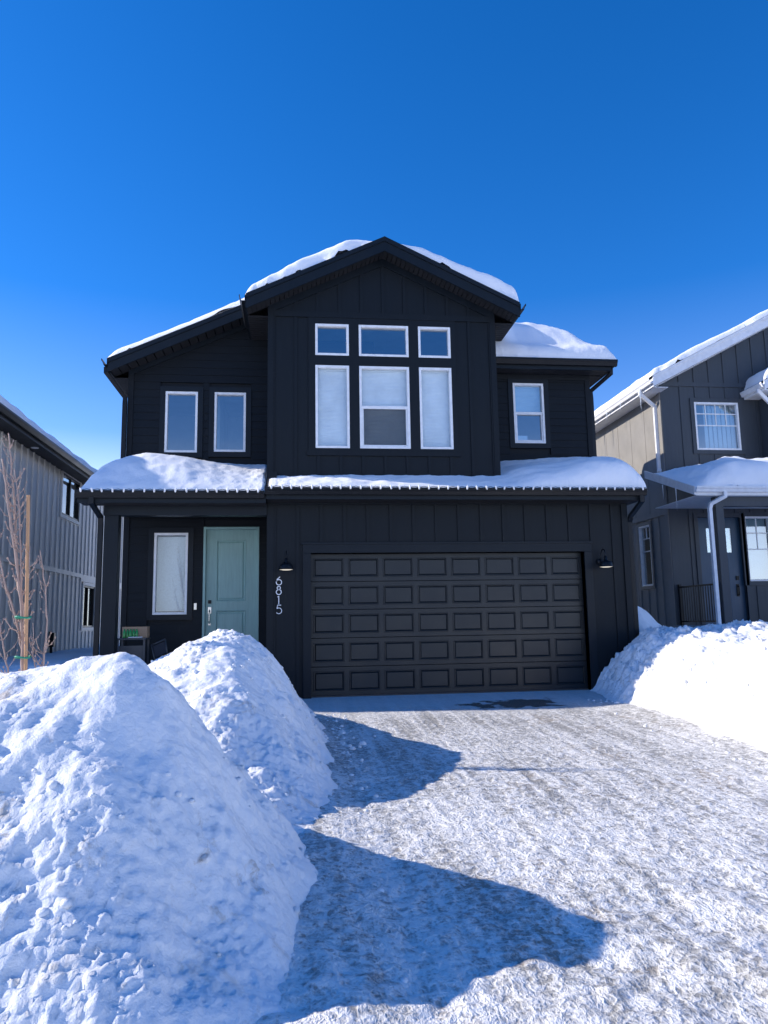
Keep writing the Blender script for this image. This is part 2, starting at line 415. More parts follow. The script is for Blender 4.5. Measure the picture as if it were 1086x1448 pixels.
# ------------------------------------------------------------------ windows
def window(th, fr, u0, u1, v0, v1, hung=False, blind=None, grid=None, fmat='white', fw=.045, glass='glass', casing=None, screen=False):
    """one window under a house: frame > pane, sash, blind, casing"""
    f = MB()
    d0, d1 = -.07, .022
    fr.box(f, u0, u0 + fw, v0, v1, d0, d1); fr.box(f, u1 - fw, u1, v0, v1, d0, d1)
    fr.box(f, u0 + fw, u1 - fw, v1 - fw, v1, d0, d1 - .001); fr.box(f, u0 + fw, u1 - fw, v0, v0 + fw, d0, d1 - .001)
    wdw = th.part(f, 'window', M[fmat], bevel=.004)
    a, b, c, d = u0 + fw, u1 - fw, v0 + fw, v1 - fw
    mv = (c + d) / 2
    if hung:
        s = MB(); fr.box(s, a, b, mv - .028, mv + .028, -.06, .006)
        k = .028
        fr.box(s, a, a + k, c, mv - .028, -.05, .0); fr.box(s, b - k, b, c, mv - .028, -.05, .0); fr.box(s, a + k, b - k, c, c + k, -.05, -.001)
        o = sub(wdw, s, 'sash', M[fmat], bevel=.003)
    if grid:
        s = MB(); nu, vs = grid
        for i in range(1, nu):
            x = a + (b - a) * i / nu; fr.box(s, x - .01, x + .01, min(vs[-1], d) if isinstance(vs, tuple) else c, d, -.052, -.03)
        for v in vs: fr.box(s, a, b, v - .012, v + .012, -.053, -.029)
        sub(wdw, s, 'muntin', M[fmat])
    p = MB(); p.add([fr.p(a, c, -.045), fr.p(b, c, -.045), fr.p(b, d, -.045), fr.p(a, d, -.045)], [(0, 1, 2, 3)])
    sub(wdw, p, 'pane', M[glass], recalc=False)
    if blind:
        bb = MB(); z1 = d - .02; z0 = c if blind == 'full' else (mv if blind == 'half' else c)
        if blind == 'shade':
            fr.box(bb, a - .01, b + .01, c + .02, d, -.16, -.155)
            sub(wdw, bb, 'blind', M['shade'])
        else:
            n = int((z1 - z0) / .026)
            for i in range(n):
                zt = z1 - i * (z1 - z0) / n; zb = z1 - (i + 1) * (z1 - z0) / n; zm = (zt + zb) / 2
                bb.add([fr.p(a - .01, zt, -.12), fr.p(b + .01, zt, -.12), fr.p(b + .01, zm, -.105), fr.p(a - .01, zm, -.105), fr.p(b + .01, zb, -.12), fr.p(a - .01, zb, -.12)],
                       [(0, 1, 2, 3), (3, 2, 4, 5)])
            fr.box(bb, a - .01, b + .01, z1 - .005, d + .01, -.135, -.09)
            sub(wdw, bb, 'blind', M['blind'])
    if casing:
        cm, cw, cd = casing; s = MB()
        fr.box(s, u0 - cw, u0, v0 - cw, v1 + cw, -.01, cd); fr.box(s, u1, u1 + cw, v0 - cw, v1 + cw, -.01, cd)
        fr.box(s, u0, u1, v1, v1 + cw, -.01, cd - .001); fr.box(s, u0, u1, v0 - cw, v0, -.01, cd - .001)
        sub(wdw, s, 'casing', M[cm])
    return wdw

def cells(mb, fr, u0, u1, v0, v1, holes, w0, w1):
    """flat wall with rectangular openings"""
    us = sorted({u0, u1} | {x for hh in holes for x in hh[:2] if u0 < x < u1})
    vs = sorted({v0, v1} | {x for hh in holes for x in hh[2:] if v0 < x < v1})
    for i in range(len(us) - 1):
        j = 0
        while j < len(vs) - 1:
            um = (us[i] + us[i + 1]) / 2
            free = lambda q: not any(hh[0] < um < hh[1] and hh[2] < (vs[q] + vs[q + 1]) / 2 < hh[3] for hh in holes)
            if not free(j): j += 1; continue
            k = j
            while k + 1 < len(vs) - 1 and free(k + 1): k += 1
            fr.box(mb, us[i], us[i + 1], vs[j], vs[k + 1], w0, w1); j = k + 1
def laps(mb, fr, u0, u1, v0, v1, holes, top=None, exp=.152, w=.0):
    """horizontal lap siding; top(u) clips under a sloping roof"""
    v = v0; i = 0
    while v < v1:
        vt = min(v + exp, v1)
        segs = [(u0, u1)]
        for hh in holes:
            if hh[2] < vt - .001 and hh[3] > v + .001:
                ns = []
                for a, b in segs:
                    if hh[0] > a: ns.append((a, min(b, hh[0])))
                    if hh[1] < b: ns.append((max(a, hh[1]), b))
                segs = [q for q in ns if q[1] - q[0] > .005]
        for a, b in segs:
            if top: # clip (roof rising with u): find where top(u)>v
                if top(a) < v:
                    lo, hi = a, b
                    if top(b) < v: continue
                    for _ in range(30):
                        m_ = (lo + hi) / 2
                        if top(m_) < v: lo = m_
                        else: hi = m_
                    a = hi
            j = .002 * math.sin(i * 7.3)
            A = [fr.p(a, v, w - .03), fr.p(b, v, w - .03), fr.p(b, vt, w - .03), fr.p(a, vt, w - .03)]
            B = [fr.p(a, v, w + .014 + j), fr.p(b, v, w + .014 + j), fr.p(b, vt, w + .002), fr.p(a, vt, w + .002)]
            mb.hexa(A, B)
        v = vt; i += 1
def battens(mb, fr, us, v0f, v1f, holes=(), wd=.056, pr=.02):
    for u in us:
        a, b = (v0f(u) if callable(v0f) else v0f), (v1f(u) if callable(v1f) else v1f)
        segs = [(a, b)]
        for hh in holes:
            if hh[0] < u + wd / 2 and hh[1] > u - wd / 2:
                ns = []
                for p, q in segs:
                    if hh[2] > p: ns.append((p, min(q, hh[2])))
                    if hh[3] < q: ns.append((max(p, hh[3]), q))
                segs = [s for s in ns if s[1] - s[0] > .02]
        for p, q in segs:
            if q - p > .02: fr.box(mb, u - wd / 2, u + wd / 2, p, q, -.005, pr)

# ================================================================== MAIN HOUSE
H = Thing('black_house', (2.4, 4, 0), 'two storey black house with teal front door and wide garage door', 'house')
front = Fr((0, 0, 0), (1, 0, 0), (0, -1, 0))           # garage plane y=0
GX0, GX1 = -.74, 5.72
# --- garage front wall
g = MB()
cells(g, front, GX0, GX1, -.3, 3.45, [(0, 4.88, -.31, 2.44)], -.16, 0)
garr = [(-.14, 5.02, -1, 2.60)]
battens(g, front, [GX0 + .11 + .0 + k * .405 for k in range(0, 16)], -.3, 3.29, garr)
front.box(g, GX0 - .012, GX0 + .10, -.3, 3.29, -.16, .032); front.box(g, GX1 - .10, GX1 + .012, -.3, 3.29, -.16, .032)
front.box(g, GX0 - .012, GX1 + .012, 3.29, 3.44, -.01, .034)
gw = H.part(g, 'garage_wall', M['black'])
t = MB()
for (a, b) in ((-.14, 0), (4.88, 5.02)):
    front.box(t, a, b, -.02, 2.44, -.15, .036)
front.box(t, -.14, 5.02, 2.44, 2.60, -.15, .038)
front.box(t, -.165, 5.045, 2.585, 2.625, -.01, .05)
H.part(t, 'door_trim', M['black_trim'], bevel=.004)
# --- garage door
gdE = MB()
front.box(gdE, -.04, 4.92, 0, .022, -.155, -.12)
gd = H.part(gdE, 'garage_door', M['seal'])
def door_section(z0, z1, idx):
    m = MB(); W0 = -.14
    def pt(u, v, w): return front.p(u, v, W0 + w)
    us = [-.03]; n = 8; pw = .60; L = 4.88; gap = (L - n * .475) / n
    rects = []
    for i in range(n):
        c0 = (i + .5) * L / n; rects.append((c0 - .266, c0 + .266))
    a, b = z0 + .078, z1 - .078
    # rails and stiles
    def quad(u0, v0, u1, v1, w=0): m.add([pt(u0, v0, w), pt(u1, v0, w), pt(u1, v1, w), pt(u0, v1, w)], [(0, 1, 2, 3)])
    zl, zh = z0 + .006, z1 - .006
    quad(-.03, zl, 4.91, a); quad(-.03, b, 4.91, zh)
    for (v, s) in ((zl, -1), (zh, 1)):
        m.add([pt(-.03, v, 0), pt(4.91, v, 0), pt(4.91, v + s * .0055, -.02), pt(-.03, v + s * .0055, -.02)], [(0, 1, 2, 3)])
    # small stepped rail line
    for v in (z1 - .045,):
        front.box(m, -.03, 4.91, v, v + .022, W0 - .002, W0 + .004)
    prev = -.03
    for (l, r) in rects:
        quad(prev, a, l, b); prev = r
        rings = [(0, 0), (.005, .010), (.014, .010), (.019, -.010), (.025, -.012), (.044, .002), (.048, .002)]
        vs = []; fs = []
        for (ins, w_) in rings:
            vs += [pt(l + ins, a + ins, w_), pt(r - ins, a + ins, w_), pt(r - ins, b - ins, w_), pt(l + ins, b - ins, w_)]
        for k in range(len(rings) - 1):
            for j in range(4):
                j2 = (j + 1) % 4; fs.append((k * 4 + j, k * 4 + j2, (k + 1) * 4 + j2, (k + 1) * 4 + j))
        k = len(rings) - 1; fs.append((k * 4, k * 4 + 1, k * 4 + 2, k * 4 + 3))
        m.add(vs, fs)
    quad(prev, a, 4.91, b)
    return m
for i in range(5):
    z0 = .022 + i * (2.44 - .022) / 5; z1 = .022 + (i + 1) * (2.44 - .022) / 5
    sub(gd, door_section(z0, z1, i), 'door_section', M['door_black'])
# --- garage right side wall and porch side wall
s = MB()
s.box(GX1 - .15, GX1, .16, 1.5, -.3, 3.9); H.part(s, 'side_wall', M['black'])
s = MB(); s.box(GX0, GX0 + .15, .16, 1.5, -.3, 3.9); H.part(s, 'side_wall', M['black'])

# --- bump (upper storey gable)
BY = .3; bx0, bx1 = -.754, 3.474; rx = 1.36
bf = Fr((0, BY, 0), (1, 0, 0), (0, -1, 0))
def bump_top(u): return 8.10 - .476 * abs(u - rx) - .12
wins = [(.095, .714, 6.105, 6.711), (.897, 1.826, 6.105, 6.711), (2.009, 2.622, 6.105, 6.711),
        (.095, .714, 4.363, 5.916), (.897, 1.826, 4.363, 5.916), (2.009, 2.622, 4.363, 5.916)]
m = MB()
cells(m, bf, bx0, bx1, 3.3, 6.9, wins, -.15, 0)
tri = [bf.p(bx0, 6.9, 0), bf.p(bx1, 6.9, 0), bf.p(bx1, bump_top(bx1) + .1, 0), bf.p(rx, bump_top(rx) + .1, 0), bf.p(bx0, bump_top(bx0) + .1, 0)]
m.prism(tri, (0, .15, 0))
sur = (-.03, 2.72, 4.25, 6.83)
grid = [rx + k * .405 for k in range(-5, 6)]
battens(m, bf, grid, 3.5, 6.83, [sur])
battens(m, bf, grid, 6.945, bump_top)
cells(m, bf, sur[0], sur[1], sur[2], sur[3], wins, 0, .022)
for (u0, u1) in ((.714, .897), (1.826, 2.009)):       # mullion boards a hair proud
    bf.box(m, u0 + .012, u1 - .012, 4.30, 6.80, .0215, .026)
bf.box(m, sur[0], sur[1], 5.916 + .03, 6.105 - .03, .0215, .025)
bf.box(m, sur[0] - .03, sur[1] + .03, sur[2] - .025, sur[2] + .07, 0, .036)
bf.box(m, bx0 + .09, bx1 - .09, 6.83, 6.945, 0, .034)
bf.box(m, bx0 - .012, bx0 + .09, 3.4, 6.99, -.15, .03); bf.box(m, bx1 - .09, bx1 + .012, 3.4, 6.99, -.15, .03)
H.part(m, 'upper_front_wall', M['black'])
# frieze boards under the rake
m = MB()
for sgn in (-1, 1):
    e = bx0 if sgn < 0 else bx1
    zt, ze = bump_top(rx), bump_top(e)
    poly = [bf.p(e, ze - .09, .001), bf.p(rx, zt - .09, .001), bf.p(rx, zt + .12, .001), bf.p(e, ze + .12, .001)]
    m.prism(poly, (0, -.026, 0))
H.part(m, 'frieze_board', M['black_trim'])
for xa in (bx0, bx1 - .15):
    m = MB(); m.box(xa, xa + .15, BY + .15, 4, 3.5, 7.1); H.part(m, 'upper_side_wall', M['black_lap'])
for i, q in enumerate(wins):
    window(H, bf, *q, hung=(i == 4), blind=None if i < 3 else 'full', casing=None, glass='glass' if i < 3 else 'glass_clear')
# insect screen of the lower middle sash
m = MB(); a = wins[4]; bf.box(m, a[0] + .08, a[1] - .08, a[2] + .08, (a[2] + a[3]) / 2 - .03, -.024, -.022)
def screen_mat():
    m_, nt_, out_ = mat_new('insect_screen'); hh = N(nt_)
    t_ = hh.n('ShaderNodeBsdfTransparent'); d_ = hh.n('ShaderNodeBsdfDiffuse'); d_.inputs[0].default_value = (.05, .06, .07, 1)
    mx = hh.n('ShaderNodeMixShader'); mx.inputs[0].default_value = .36
    hh.l(t_.outputs[0], mx.inputs[1]); hh.l(d_.outputs[0], mx.inputs[2]); hh.l(mx.outputs[0], out_.inputs[0]); return m_
M['screen'] = screen_mat()
H.part(m, 'window_screen', M['screen'])

# --- bump roof
def roof_gable(th, ridge_x, ridge_z, e0, e1, slope, y0, y1, thick, mat, name='roof'):
    m = MB()
    for e in (e0, e1):
        ze = ridge_z - slope * abs(e - ridge_x)
        m.prism([(ridge_x, y0, ridge_z), (e, y0, ze), (e, y0, ze - thick), (ridge_x, y0, ridge_z - thick)], (0, y1 - y0, 0))
    return th.part(m, name, mat)
BS = .476; BZ = 8.24; be0, be1 = -1.14, 3.86; byf = -.1
br_ = roof_gable(H, rx, BZ, be0, be1, BS, byf + .004, 5.5, .05, M['shingle'])
m = MB()   # rake fascia: two stepped boards
for e in (be0, be1):
    ze = BZ - BS * abs(e - rx)
    m.prism([(rx, byf - .03, BZ - .075), (e, byf - .03, ze - .075), (e, byf - .03, ze - .26), (rx, byf - .03, BZ - .26)], (0, .035, 0))
    m.prism([(rx, byf - .055, BZ + .01), (e, byf - .055, ze + .01), (e, byf - .055, ze - .075), (rx, byf - .055, BZ - .075)], (0, .06, 0))
    m.box(e - .02 if e < rx else e - .015, e + .015 if e < rx else e + .02, byf + .005, 2.4, ze - .21, ze - .03)
H.part(m, 'rake_fascia', M['black_trim'])
m = MB()   # vented soffit under the rake and the eaves: slats
for e in (be0, be1):
    ze = BZ - BS * abs(e - rx); wall = bx0 if e < rx else bx1
    n = 30
    for i in range(n):
        a = rx + (e - rx) * i / n; b = rx + (e - rx) * (i + .86) / n
        za, zb = BZ - BS * abs(a - rx) - .20, BZ - BS * abs(b - rx) - .20
        m.prism([(a, byf + .005, za), (b, byf + .005, zb), (b, byf + .005, zb - .012), (a, byf + .005, za - .012)], (0, BY - byf, 0))
    lo, hi = min(e, wall), max(e, wall)
    k = BY + .03
    while k < 2.3:
        m.box(lo + .01, hi - .002, k, k + .085, ze - .215, ze - .203); k += .10
H.part(m, 'soffit', M['grey_soffit'])
def gutter(th, p0, p1, out, d=.11, hh=.12, mat='black_metal', name='gutter'):
    """K-style gutter between two points at its top inner edge"""
    p0, p1, out = Vector(p0), Vector(p1), Vector(out)
    prof = [(0, 0), (0, -hh), (d * .62, -hh), (d * .8, -hh * .55), (d, -hh * .3), (d, 0), (d - .012, 0), (d - .012, -hh * .28), (d * .6, -hh + .01), (.01, -hh + .01), (.01, 0)]
    m = MB(); poly = [p0 + out * a + Vector((0, 0, b)) for a, b in prof]
    m.prism(poly, p1 - p0)
    return th.part(m, name, M[mat])
zE = BZ - BS * abs(be0 - rx)
gutter(H, (be0 - .01, byf - .04, zE - .01), (be0 - .01, 1.15, zE - .01), (-1, 0, 0))
gutter(H, (be1 + .01, byf - .04, zE - .01), (be1 + .01, 1.95, zE - .01), (1, 0, 0))

# --- left wing: lap siding, two windows
LY = 1.5
lf = Fr((0, LY, 0), (1, 0, 0), (0, -1, 0))
LX0 = -3.45
LS = .462; LZ0 = 6.20; LE = -3.75
def ltop(u): return LZ0 + LS * (u - LE)
lw = [(-2.76, -2.145, 4.53, 5.74), (-1.83, -1.225, 4.55, 5.74)]
ph = (-2.9, -2.275, 1.45, 2.98); dh = (-1.99, -.95, .5, 3.09)
m = MB()
laps(m, lf, LX0, 1.3, 3.95, 9.0, [(a - .1, b + .1, c - .1, d + .1) for a, b, c, d in lw], top=lambda u: ltop(u) - .1)
cells(m, lf, LX0, GX0 + .02, 3.3, 6.1, lw, -.15, -.031)
lf.box(m, GX0 + .02, 1.2, 3.3, 6.1, -.15, -.031)
m.prism([lf.p(LX0, 6.1, -.031), lf.p(1.3, 6.1, -.031), lf.p(1.3, ltop(1.3) - .16, -.031), lf.p(LX0, ltop(LX0) - .16, -.031)], (0, .12, 0))
lf.box(m, LX0 - .012, LX0 + .09, 3.3, ltop(LX0) - .1, -.15, .03)
H.part(m, 'left_wing_wall', M['black_lap'])
m = MB(); m.prism([lf.p(LX0, ltop(LX0) - .30, .016), lf.p(1.0, ltop(1.0) - .30, .016), lf.p(1.0, ltop(1.0) - .12, .016), lf.p(LX0, ltop(LX0) - .12, .016)], (0, -.02, 0))
H.part(m, 'frieze_board', M['black_trim'])
for q in lw: window(H, lf, *q, casing=('black_trim', .1, .03))
# room behind those two windows
def room(x0, x1, y0, y1, z0, z1, inner=()):
    m = MB()
    m.box(x0 - .05, x0, y0, y1, z0, z1); m.box(x1, x1 + .05, y0, y1, z0, z1); m.box(x0, x1, y1, y1 + .05, z0, z1)
    m.box(x0, x1, y0, y1, z0 - .05, z0); m.box(x0, x1, y0, y1, z1, z1 + .05)
    for q in inner: m.box(*q)
    return H.part(m, 'room', M['room'])
room(-3.3, -.85, LY + .16, 4.2, 3.9, 6.0, [(-1.9, -1.8, 2.3, 4.2, 3.9, 6.0)])
room(-.55, 3.3, BY + .42, 4.0, 4.1, 6.85)
# --- main roof (left slope is a gable to the street, right end is hipped)
MRX, MRZ = 1.30, 8.565
m = MB()
m.prism([(LE, 1.06, LZ0), (MRX, 1.06, MRZ), (MRX, 13, MRZ), (LE, 13, LZ0)], (0, 0, -.05))
RE, RZ0, RY0 = 6.09, 6.45, 1.14
RS = (MRZ - RZ0) / (RE - MRX)
m.prism([(RE, RY0, RZ0), (RE, 13, RZ0), (MRX, 13, MRZ), (MRX, RY0 + (RE - MRX), MRZ)], (0, 0, -.05))
m.prism([(RE, RY0, RZ0), (MRX, RY0 + (RE - MRX), MRZ), (MRX, RY0, RZ0)], (0, 0, -.05))
H.part(m, 'roof', M['shingle'])
m = MB()
y_ = 1.03
m.prism([(LE, y_, LZ0 - .07), (1.0, y_, LZ0 - .07 + LS * (1.0 - LE)), (1.0, y_, LZ0 - .24 + LS * (1.0 - LE)), (LE, y_, LZ0 - .24)], (0, .03, 0))
m.prism([(LE, y_ - .025, LZ0 + .012), (1.0, y_ - .025, LZ0 + .012 + LS * (1.0 - LE)), (1.0, y_ - .025, LZ0 - .07 + LS * (1.0 - LE)), (LE, y_ - .025, LZ0 - .07)], (0, .055, 0))
m.box(LE - .0, LE + .03, 1.06, 13, LZ0 - .22, LZ0 - .055)
H.part(m, 'rake_fascia', M['black_trim'])
m = MB()
for i in range(26):
    a = LE + i * .16 + .02; b = a + .14
    za, zb = LZ0 + LS * (a - LE) - .19, LZ0 + LS * (b - LE) - .19
    if b < bx0 + .2: m.prism([(a, 1.05, za), (b, 1.05, zb), (b, 1.05, zb - .012), (a, 1.05, za - .012)], (0, .45, 0))
m.box(LE + .03, LX0, 1.5, 13, LZ0 - .22, LZ0 - .205)
H.part(m, 'soffit', M['grey_soffit'])
gutter(H, (LE - .0, 1.0, LZ0 - .0), (LE - .0, 13, LZ0 - .0), (-1, 0, 0))
def downspout(th, pts, mat, w=.04, d=.03, name='downspout'):
    m = MB(); m.tube(pts, .03, sq=(w, d)); return th.part(m, name, M[mat])
downspout(H, [(LE - .05, 1.15, LZ0 - .12), (LE - .05, 1.15, LZ0 - .22), (LX0 - .05, 1.42, LZ0 - .62), (LX0 - .05, 1.42, LZ0 - .75), (LX0 - .05, 1.42, 4.2)], 'black_metal')
# --- right wing
RX1 = 5.78
rw = (4.15, 4.80, 4.785, 6.05)
m = MB()
laps(m, lf, bx1 - .1, RX1, 3.95, 6.3, [(rw[0] - .1, rw[1] + .1, rw[2] - .1, rw[3] + .1)])
cells(m, lf, bx1 - .1, RX1, 3.3, 6.3, [rw], -.15, -.031)
lf.box(m, RX1 - .09, RX1 + .012, 3.3, 6.25, -.15, .03)
lf.box(m, bx1, RX1, 6.13, 6.28, -.02, .032)
H.part(m, 'right_wing_wall', M['black_lap'])
window(H, lf, *rw, hung=True, blind='half', casing=('black_trim', .1, .03))
m = MB(); lf.box(m, 4.24, 4.45, 4.84, 4.97, -.14, -.08); H.part(m, 'sill_box', M['paper'], bevel=.01)
room(3.6, 5.6, LY + .16, 3.5, 4.0, 6.15)
m = MB()
m.box(3.3, RE, RY0 - .03, RY0, RZ0 - .22, RZ0 - .06); m.box(RE, RE + .03, RY0 - .03, 13, RZ0 - .22, RZ0 - .06)
H.part(m, 'fascia', M['black_trim'])
m = MB(); k = RY0 + .02
while k < LY - .05:
    m.box(3.4, RE - .002, k, k + .085, RZ0 - .215, RZ0 - .203); k += .10
m.box(RX1, RE - .002, LY, 13, RZ0 - .216, RZ0 - .204)
H.part(m, 'soffit', M['grey_soffit'])
gutter(H, (3.45, RY0 - .03, RZ0 - .02), (RE + .13, RY0 - .03, RZ0 - .02), (0, -1, 0), hh=.125)
gutter(H, (RE + .03, RY0 - .02, RZ0 - .02), (RE + .03, 13, RZ0 - .02), (1, 0, 0), hh=.125)
downspout(H, [(RE + .07, RY0 + .1, RZ0 - .14), (RE + .07, RY0 + .1, RZ0 - .24), (RX1 + .06, LY + .06, RZ0 - .52), (RX1 + .06, LY + .06, RZ0 - .66), (RX1 + .06, LY + .06, 4.2)], 'black_metal')
# --- body walls out of sight of the camera but closing the house
m = MB()
m.box(LX0, LX0 + .15, LY + .15, 12.4, -.3, 6.25); m.box(RX1 - .15, RX1, LY + .15, 12.4, -.3, 6.4)
m.box(LX0 + .15, RX1 - .15, 12.25, 12.4, -.3, 6.3)
H.part(m, 'body_wall', M['black_lap'])
m = MB(); m.prism([(LX0, 12.3, 6.3), (RX1, 12.3, 6.3), (MRX, 12.3, MRZ - .1)], (0, .1, 0)); H.part(m, 'rear_gable', M['black_lap'])
sd = Fr((LX0, 0, 0), (0, 1, 0), (-1, 0, 0))

# --- pent roof over garage and porch
PS = .455
def pent(x0, x1, ye, ze, yb):
    m = MB(); m.prism([(x0, ye, ze), (x0, yb, ze + PS * (yb - ye)), (x0, yb, ze + PS * (yb - ye) - .05), (x0, ye, ze - .05)], (x1 - x0, 0, 0)); return m
GE, GZ = -.42, 3.50
PE, PZ = -.40, 3.44
m = pent(GX0 - .01, 5.85, GE, GZ, 1.5); m2 = pent(-3.76, GX0 - .012, PE, PZ, 1.5); m.add(m2.v, m2.f)
H.part(m, 'lower_roof', M['shingle'])
m = MB()
m.box(GX0 - .01, 5.85, GE - .03, GE, GZ - .19, GZ - .055); m.box(-3.76, GX0 - .015, PE - .03, PE, PZ - .19, PZ - .055)
# raking end boards
for (x, ye, ze, sg) in ((5.85, GE, GZ, 1), (-3.76, PE, PZ, -1)):
    m.prism([(x, ye - .03, ze - .0), (x, 1.5, ze + PS * (1.5 - ye)), (x, 1.5, ze + PS * (1.5 - ye) - .17), (x, ye - .03, ze - .19)], (.03 * sg, 0, 0))
H.part(m, 'fascia', M['black_trim'])
m = MB()
m.box(GX0, 5.845, GE + .001, -.035, GZ - .19, GZ - .175); m.box(-3.755, GX0 - .015, PE + .001, -.1, PZ - .19, PZ - .175)
m.box(5.733, 5.845, 0, 1.5, GZ - .19, GZ - .175)
m.box(-3.5, GX0, .12, LY, 3.30, 3.32)
H.part(m, 'soffit', M['grey_soffit'])
gutter(H, (GX0 - .03, GE - .03, GZ - .0), (5.89, GE - .03, GZ - .0), (0, -1, 0), hh=.12)
gutter(H, (-3.80, PE - .03, PZ - .0), (GX0 - .04, PE - .03, PZ - .0), (0, -1, 0), hh=.12)
downspout(H, [(5.80, GE - .08, GZ - .12), (5.80, GE - .08, GZ - .22), (5.79, -.05, GZ - .42), (5.79, .03, GZ - .52), (5.79, .03, .1)], 'black_metal')
downspout(H, [(-3.55, PE - .08, PZ - .11), (-3.55, PE - .08, PZ - .2), (-3.50, -.06, PZ - .38), (-3.50, -.04, PZ - .5), (-3.50, -.04, .3)], 'black_metal')
# --- porch
m = MB(); m.box(-3.43, -3.20, -.1, .13, .3, 3.09); H.part(m, 'porch_post', M['black'], bevel=.006)
m = MB(); m.box(-3.45, GX0 - .014, -.08, .11, 3.09, 3.30); H.part(m, 'porch_beam', M['black_trim'], bevel=.004)
m = MB(); m.box(-3.55, GX0 - .014, -.15, LY, 0.0, .5); m.box(-2.3, GX0 - .014, -.47, -.15, 0, .33); m.box(-2.3, GX0 - .014, -.79, -.47, 0, .17)
H.part(m, 'porch_floor', M['concrete'])
m = MB()
laps(m, lf, LX0, GX0 - .002, .5, 3.3, [(ph[0] - .1, ph[1] + .1, ph[2] - .1, ph[3] + .1), (dh[0], dh[1], .4, dh[3])])
cells(m, lf, LX0, GX0 - .002, .5, 3.3, [ph, (dh[0], dh[1], .4, dh[3])], -.15, -.031)
lf.box(m, LX0 - .012, LX0 + .09, .5, 3.3, -.15, .03)
H.part(m, 'porch_wall', M['black_lap'])
window(H, lf, *ph, blind='shade', casing=('black_trim', .1, .03), glass='glass_clear')
m = MB(); lf.box(m, -2.145, -2.095, 1.53, 1.66, .0, .03); H.part(m, 'doorbell', M['steel'], bevel=.006)
# front door
m = MB()
lf.box(m, dh[0], dh[0] + .045, .5, dh[3], -.14, .03); lf.box(m, dh[1] - .035, dh[1], .5, dh[3], -.14, .03); lf.box(m, dh[0] + .045, dh[1] - .035, dh[3] - .05, dh[3], -.14, .029)
H.part(m, 'door_frame', M['teal'], bevel=.004)
m = MB()
dl, dr, db, dt = dh[0] + .048, dh[1] - .038, .505, dh[3] - .053
W0 = -.055
def dp(u, v, w): return lf.p(u, v, W0 + w)
prs = [(-1.755, -1.20, 1.685, 2.85), (-1.755, -1.20, .70, 1.515)]
def holes_plate(m, u0, u1, v0, v1, rects, pt):
    us = sorted({u0, u1} | {r[0] for r in rects} | {r[1] for r in rects}); vs = sorted({v0, v1} | {r[2] for r in rects} | {r[3] for r in rects})
    for i in range(len(us) - 1):
        for j in range(len(vs) - 1):
            um, vm = (us[i] + us[i + 1]) / 2, (vs[j] + vs[j + 1]) / 2
            if any(r[0] < um < r[1] and r[2] < vm < r[3] for r in rects): continue
            m.add([pt(us[i], vs[j], 0), pt(us[i + 1], vs[j], 0), pt(us[i + 1], vs[j + 1], 0), pt(us[i], vs[j + 1], 0)], [(0, 1, 2, 3)])
holes_plate(m, dl, dr, db, dt, prs, dp)
for (l, r, a, b) in prs:
    rings = [(0, 0), (.008, .006), (.018, .004), (.030, -.016), (.042, -.016), (.065, -.004), (.07, -.004)]
    vs = []; fs = []
    for ins, w_ in rings: vs += [dp(l + ins, a + ins, w_), dp(r - ins, a + ins, w_), dp(r - ins, b - ins, w_), dp(l + ins, b - ins, w_)]
    for k in range(len(rings) - 1):
        for j in range(4): j2 = (j + 1) % 4; fs.append((k * 4 + j, k * 4 + j2, (k + 1) * 4 + j2, (k + 1) * 4 + j))
    k = len(rings) - 1; fs.append((k * 4, k * 4 + 1, k * 4 + 2, k * 4 + 3)); m.add(vs, fs)
fd = H.part(m, 'front_door', M['teal'])
m = MB(); lf.box(m, -1.895, -1.835, 1.645, 1.71, W0, W0 + .02); sub(fd, m, 'deadbolt', M['black_metal'], bevel=.004)
m = MB()
m.tube([dp(-1.865, 1.30, .05), dp(-1.865, 1.32, .065), dp(-1.865, 1.48, .065), dp(-1.865, 1.52, .03), dp(-1.865, 1.53, 0)], .011)
m.tube([dp(-1.865, 1.30, .05), dp(-1.865, 1.27, .02), dp(-1.865, 1.265, 0)], .011)
lf.box(m, -1.895, -1.835, 1.46, 1.58, W0, W0 + .016); lf.box(m, -1.885, -1.845, 1.245, 1.285, W0, W0 + .012)
sub(fd, m, 'handle', M['steel'])
# --- wall lamps
def wall_lamp(x, z):
    m = MB(); m.lathe((x, -.002, z), [(0, -.045), (.05, -.04), (.06, -.02), (.06, -.0)], 20, 'y'); 
    pts = []
    for k in range(13):
        th = PI * k / 12
        pts.append((x, -.17 + .10 * math.cos(th), z + .10 + .115 * math.sin(th)))
    pts = [(x, -.03, z), (x, -.06, z + .02)] + [(x, p[1], p[2]) for p in pts] + [(x, -.27, z + .05)]
    m.tube(pts, .009)
    lamp = H.part(m, 'wall_lamp', M['black_metal'], smooth=True)
    y = -.27; m = MB()
    m.lathe((x, y, z - .07), [(.0, .16), (.024, .16), (.028, .10), (.036, .085), (.042, .07), (.085, .062), (.108, .04), (.118, .0), (.122, -.034), (.126, -.038), (.12, -.038), (.115, -.03), (.10, .03), (.03, .055), (0, .055)], 32)
    sub(lamp, m, 'shade', M['black_metal'], smooth=True)
    m = MB(); m.lathe((x, y, z - .07), [(.0, -.05), (.06, -.046), (.113, -.034), (.113, -.028), (0, -.028)], 32)
    sub(lamp, m, 'lens', M['lamp_glow'], smooth=True)
wall_lamp(-.42, 2.25)
wall_lamp(5.17, 2.25)
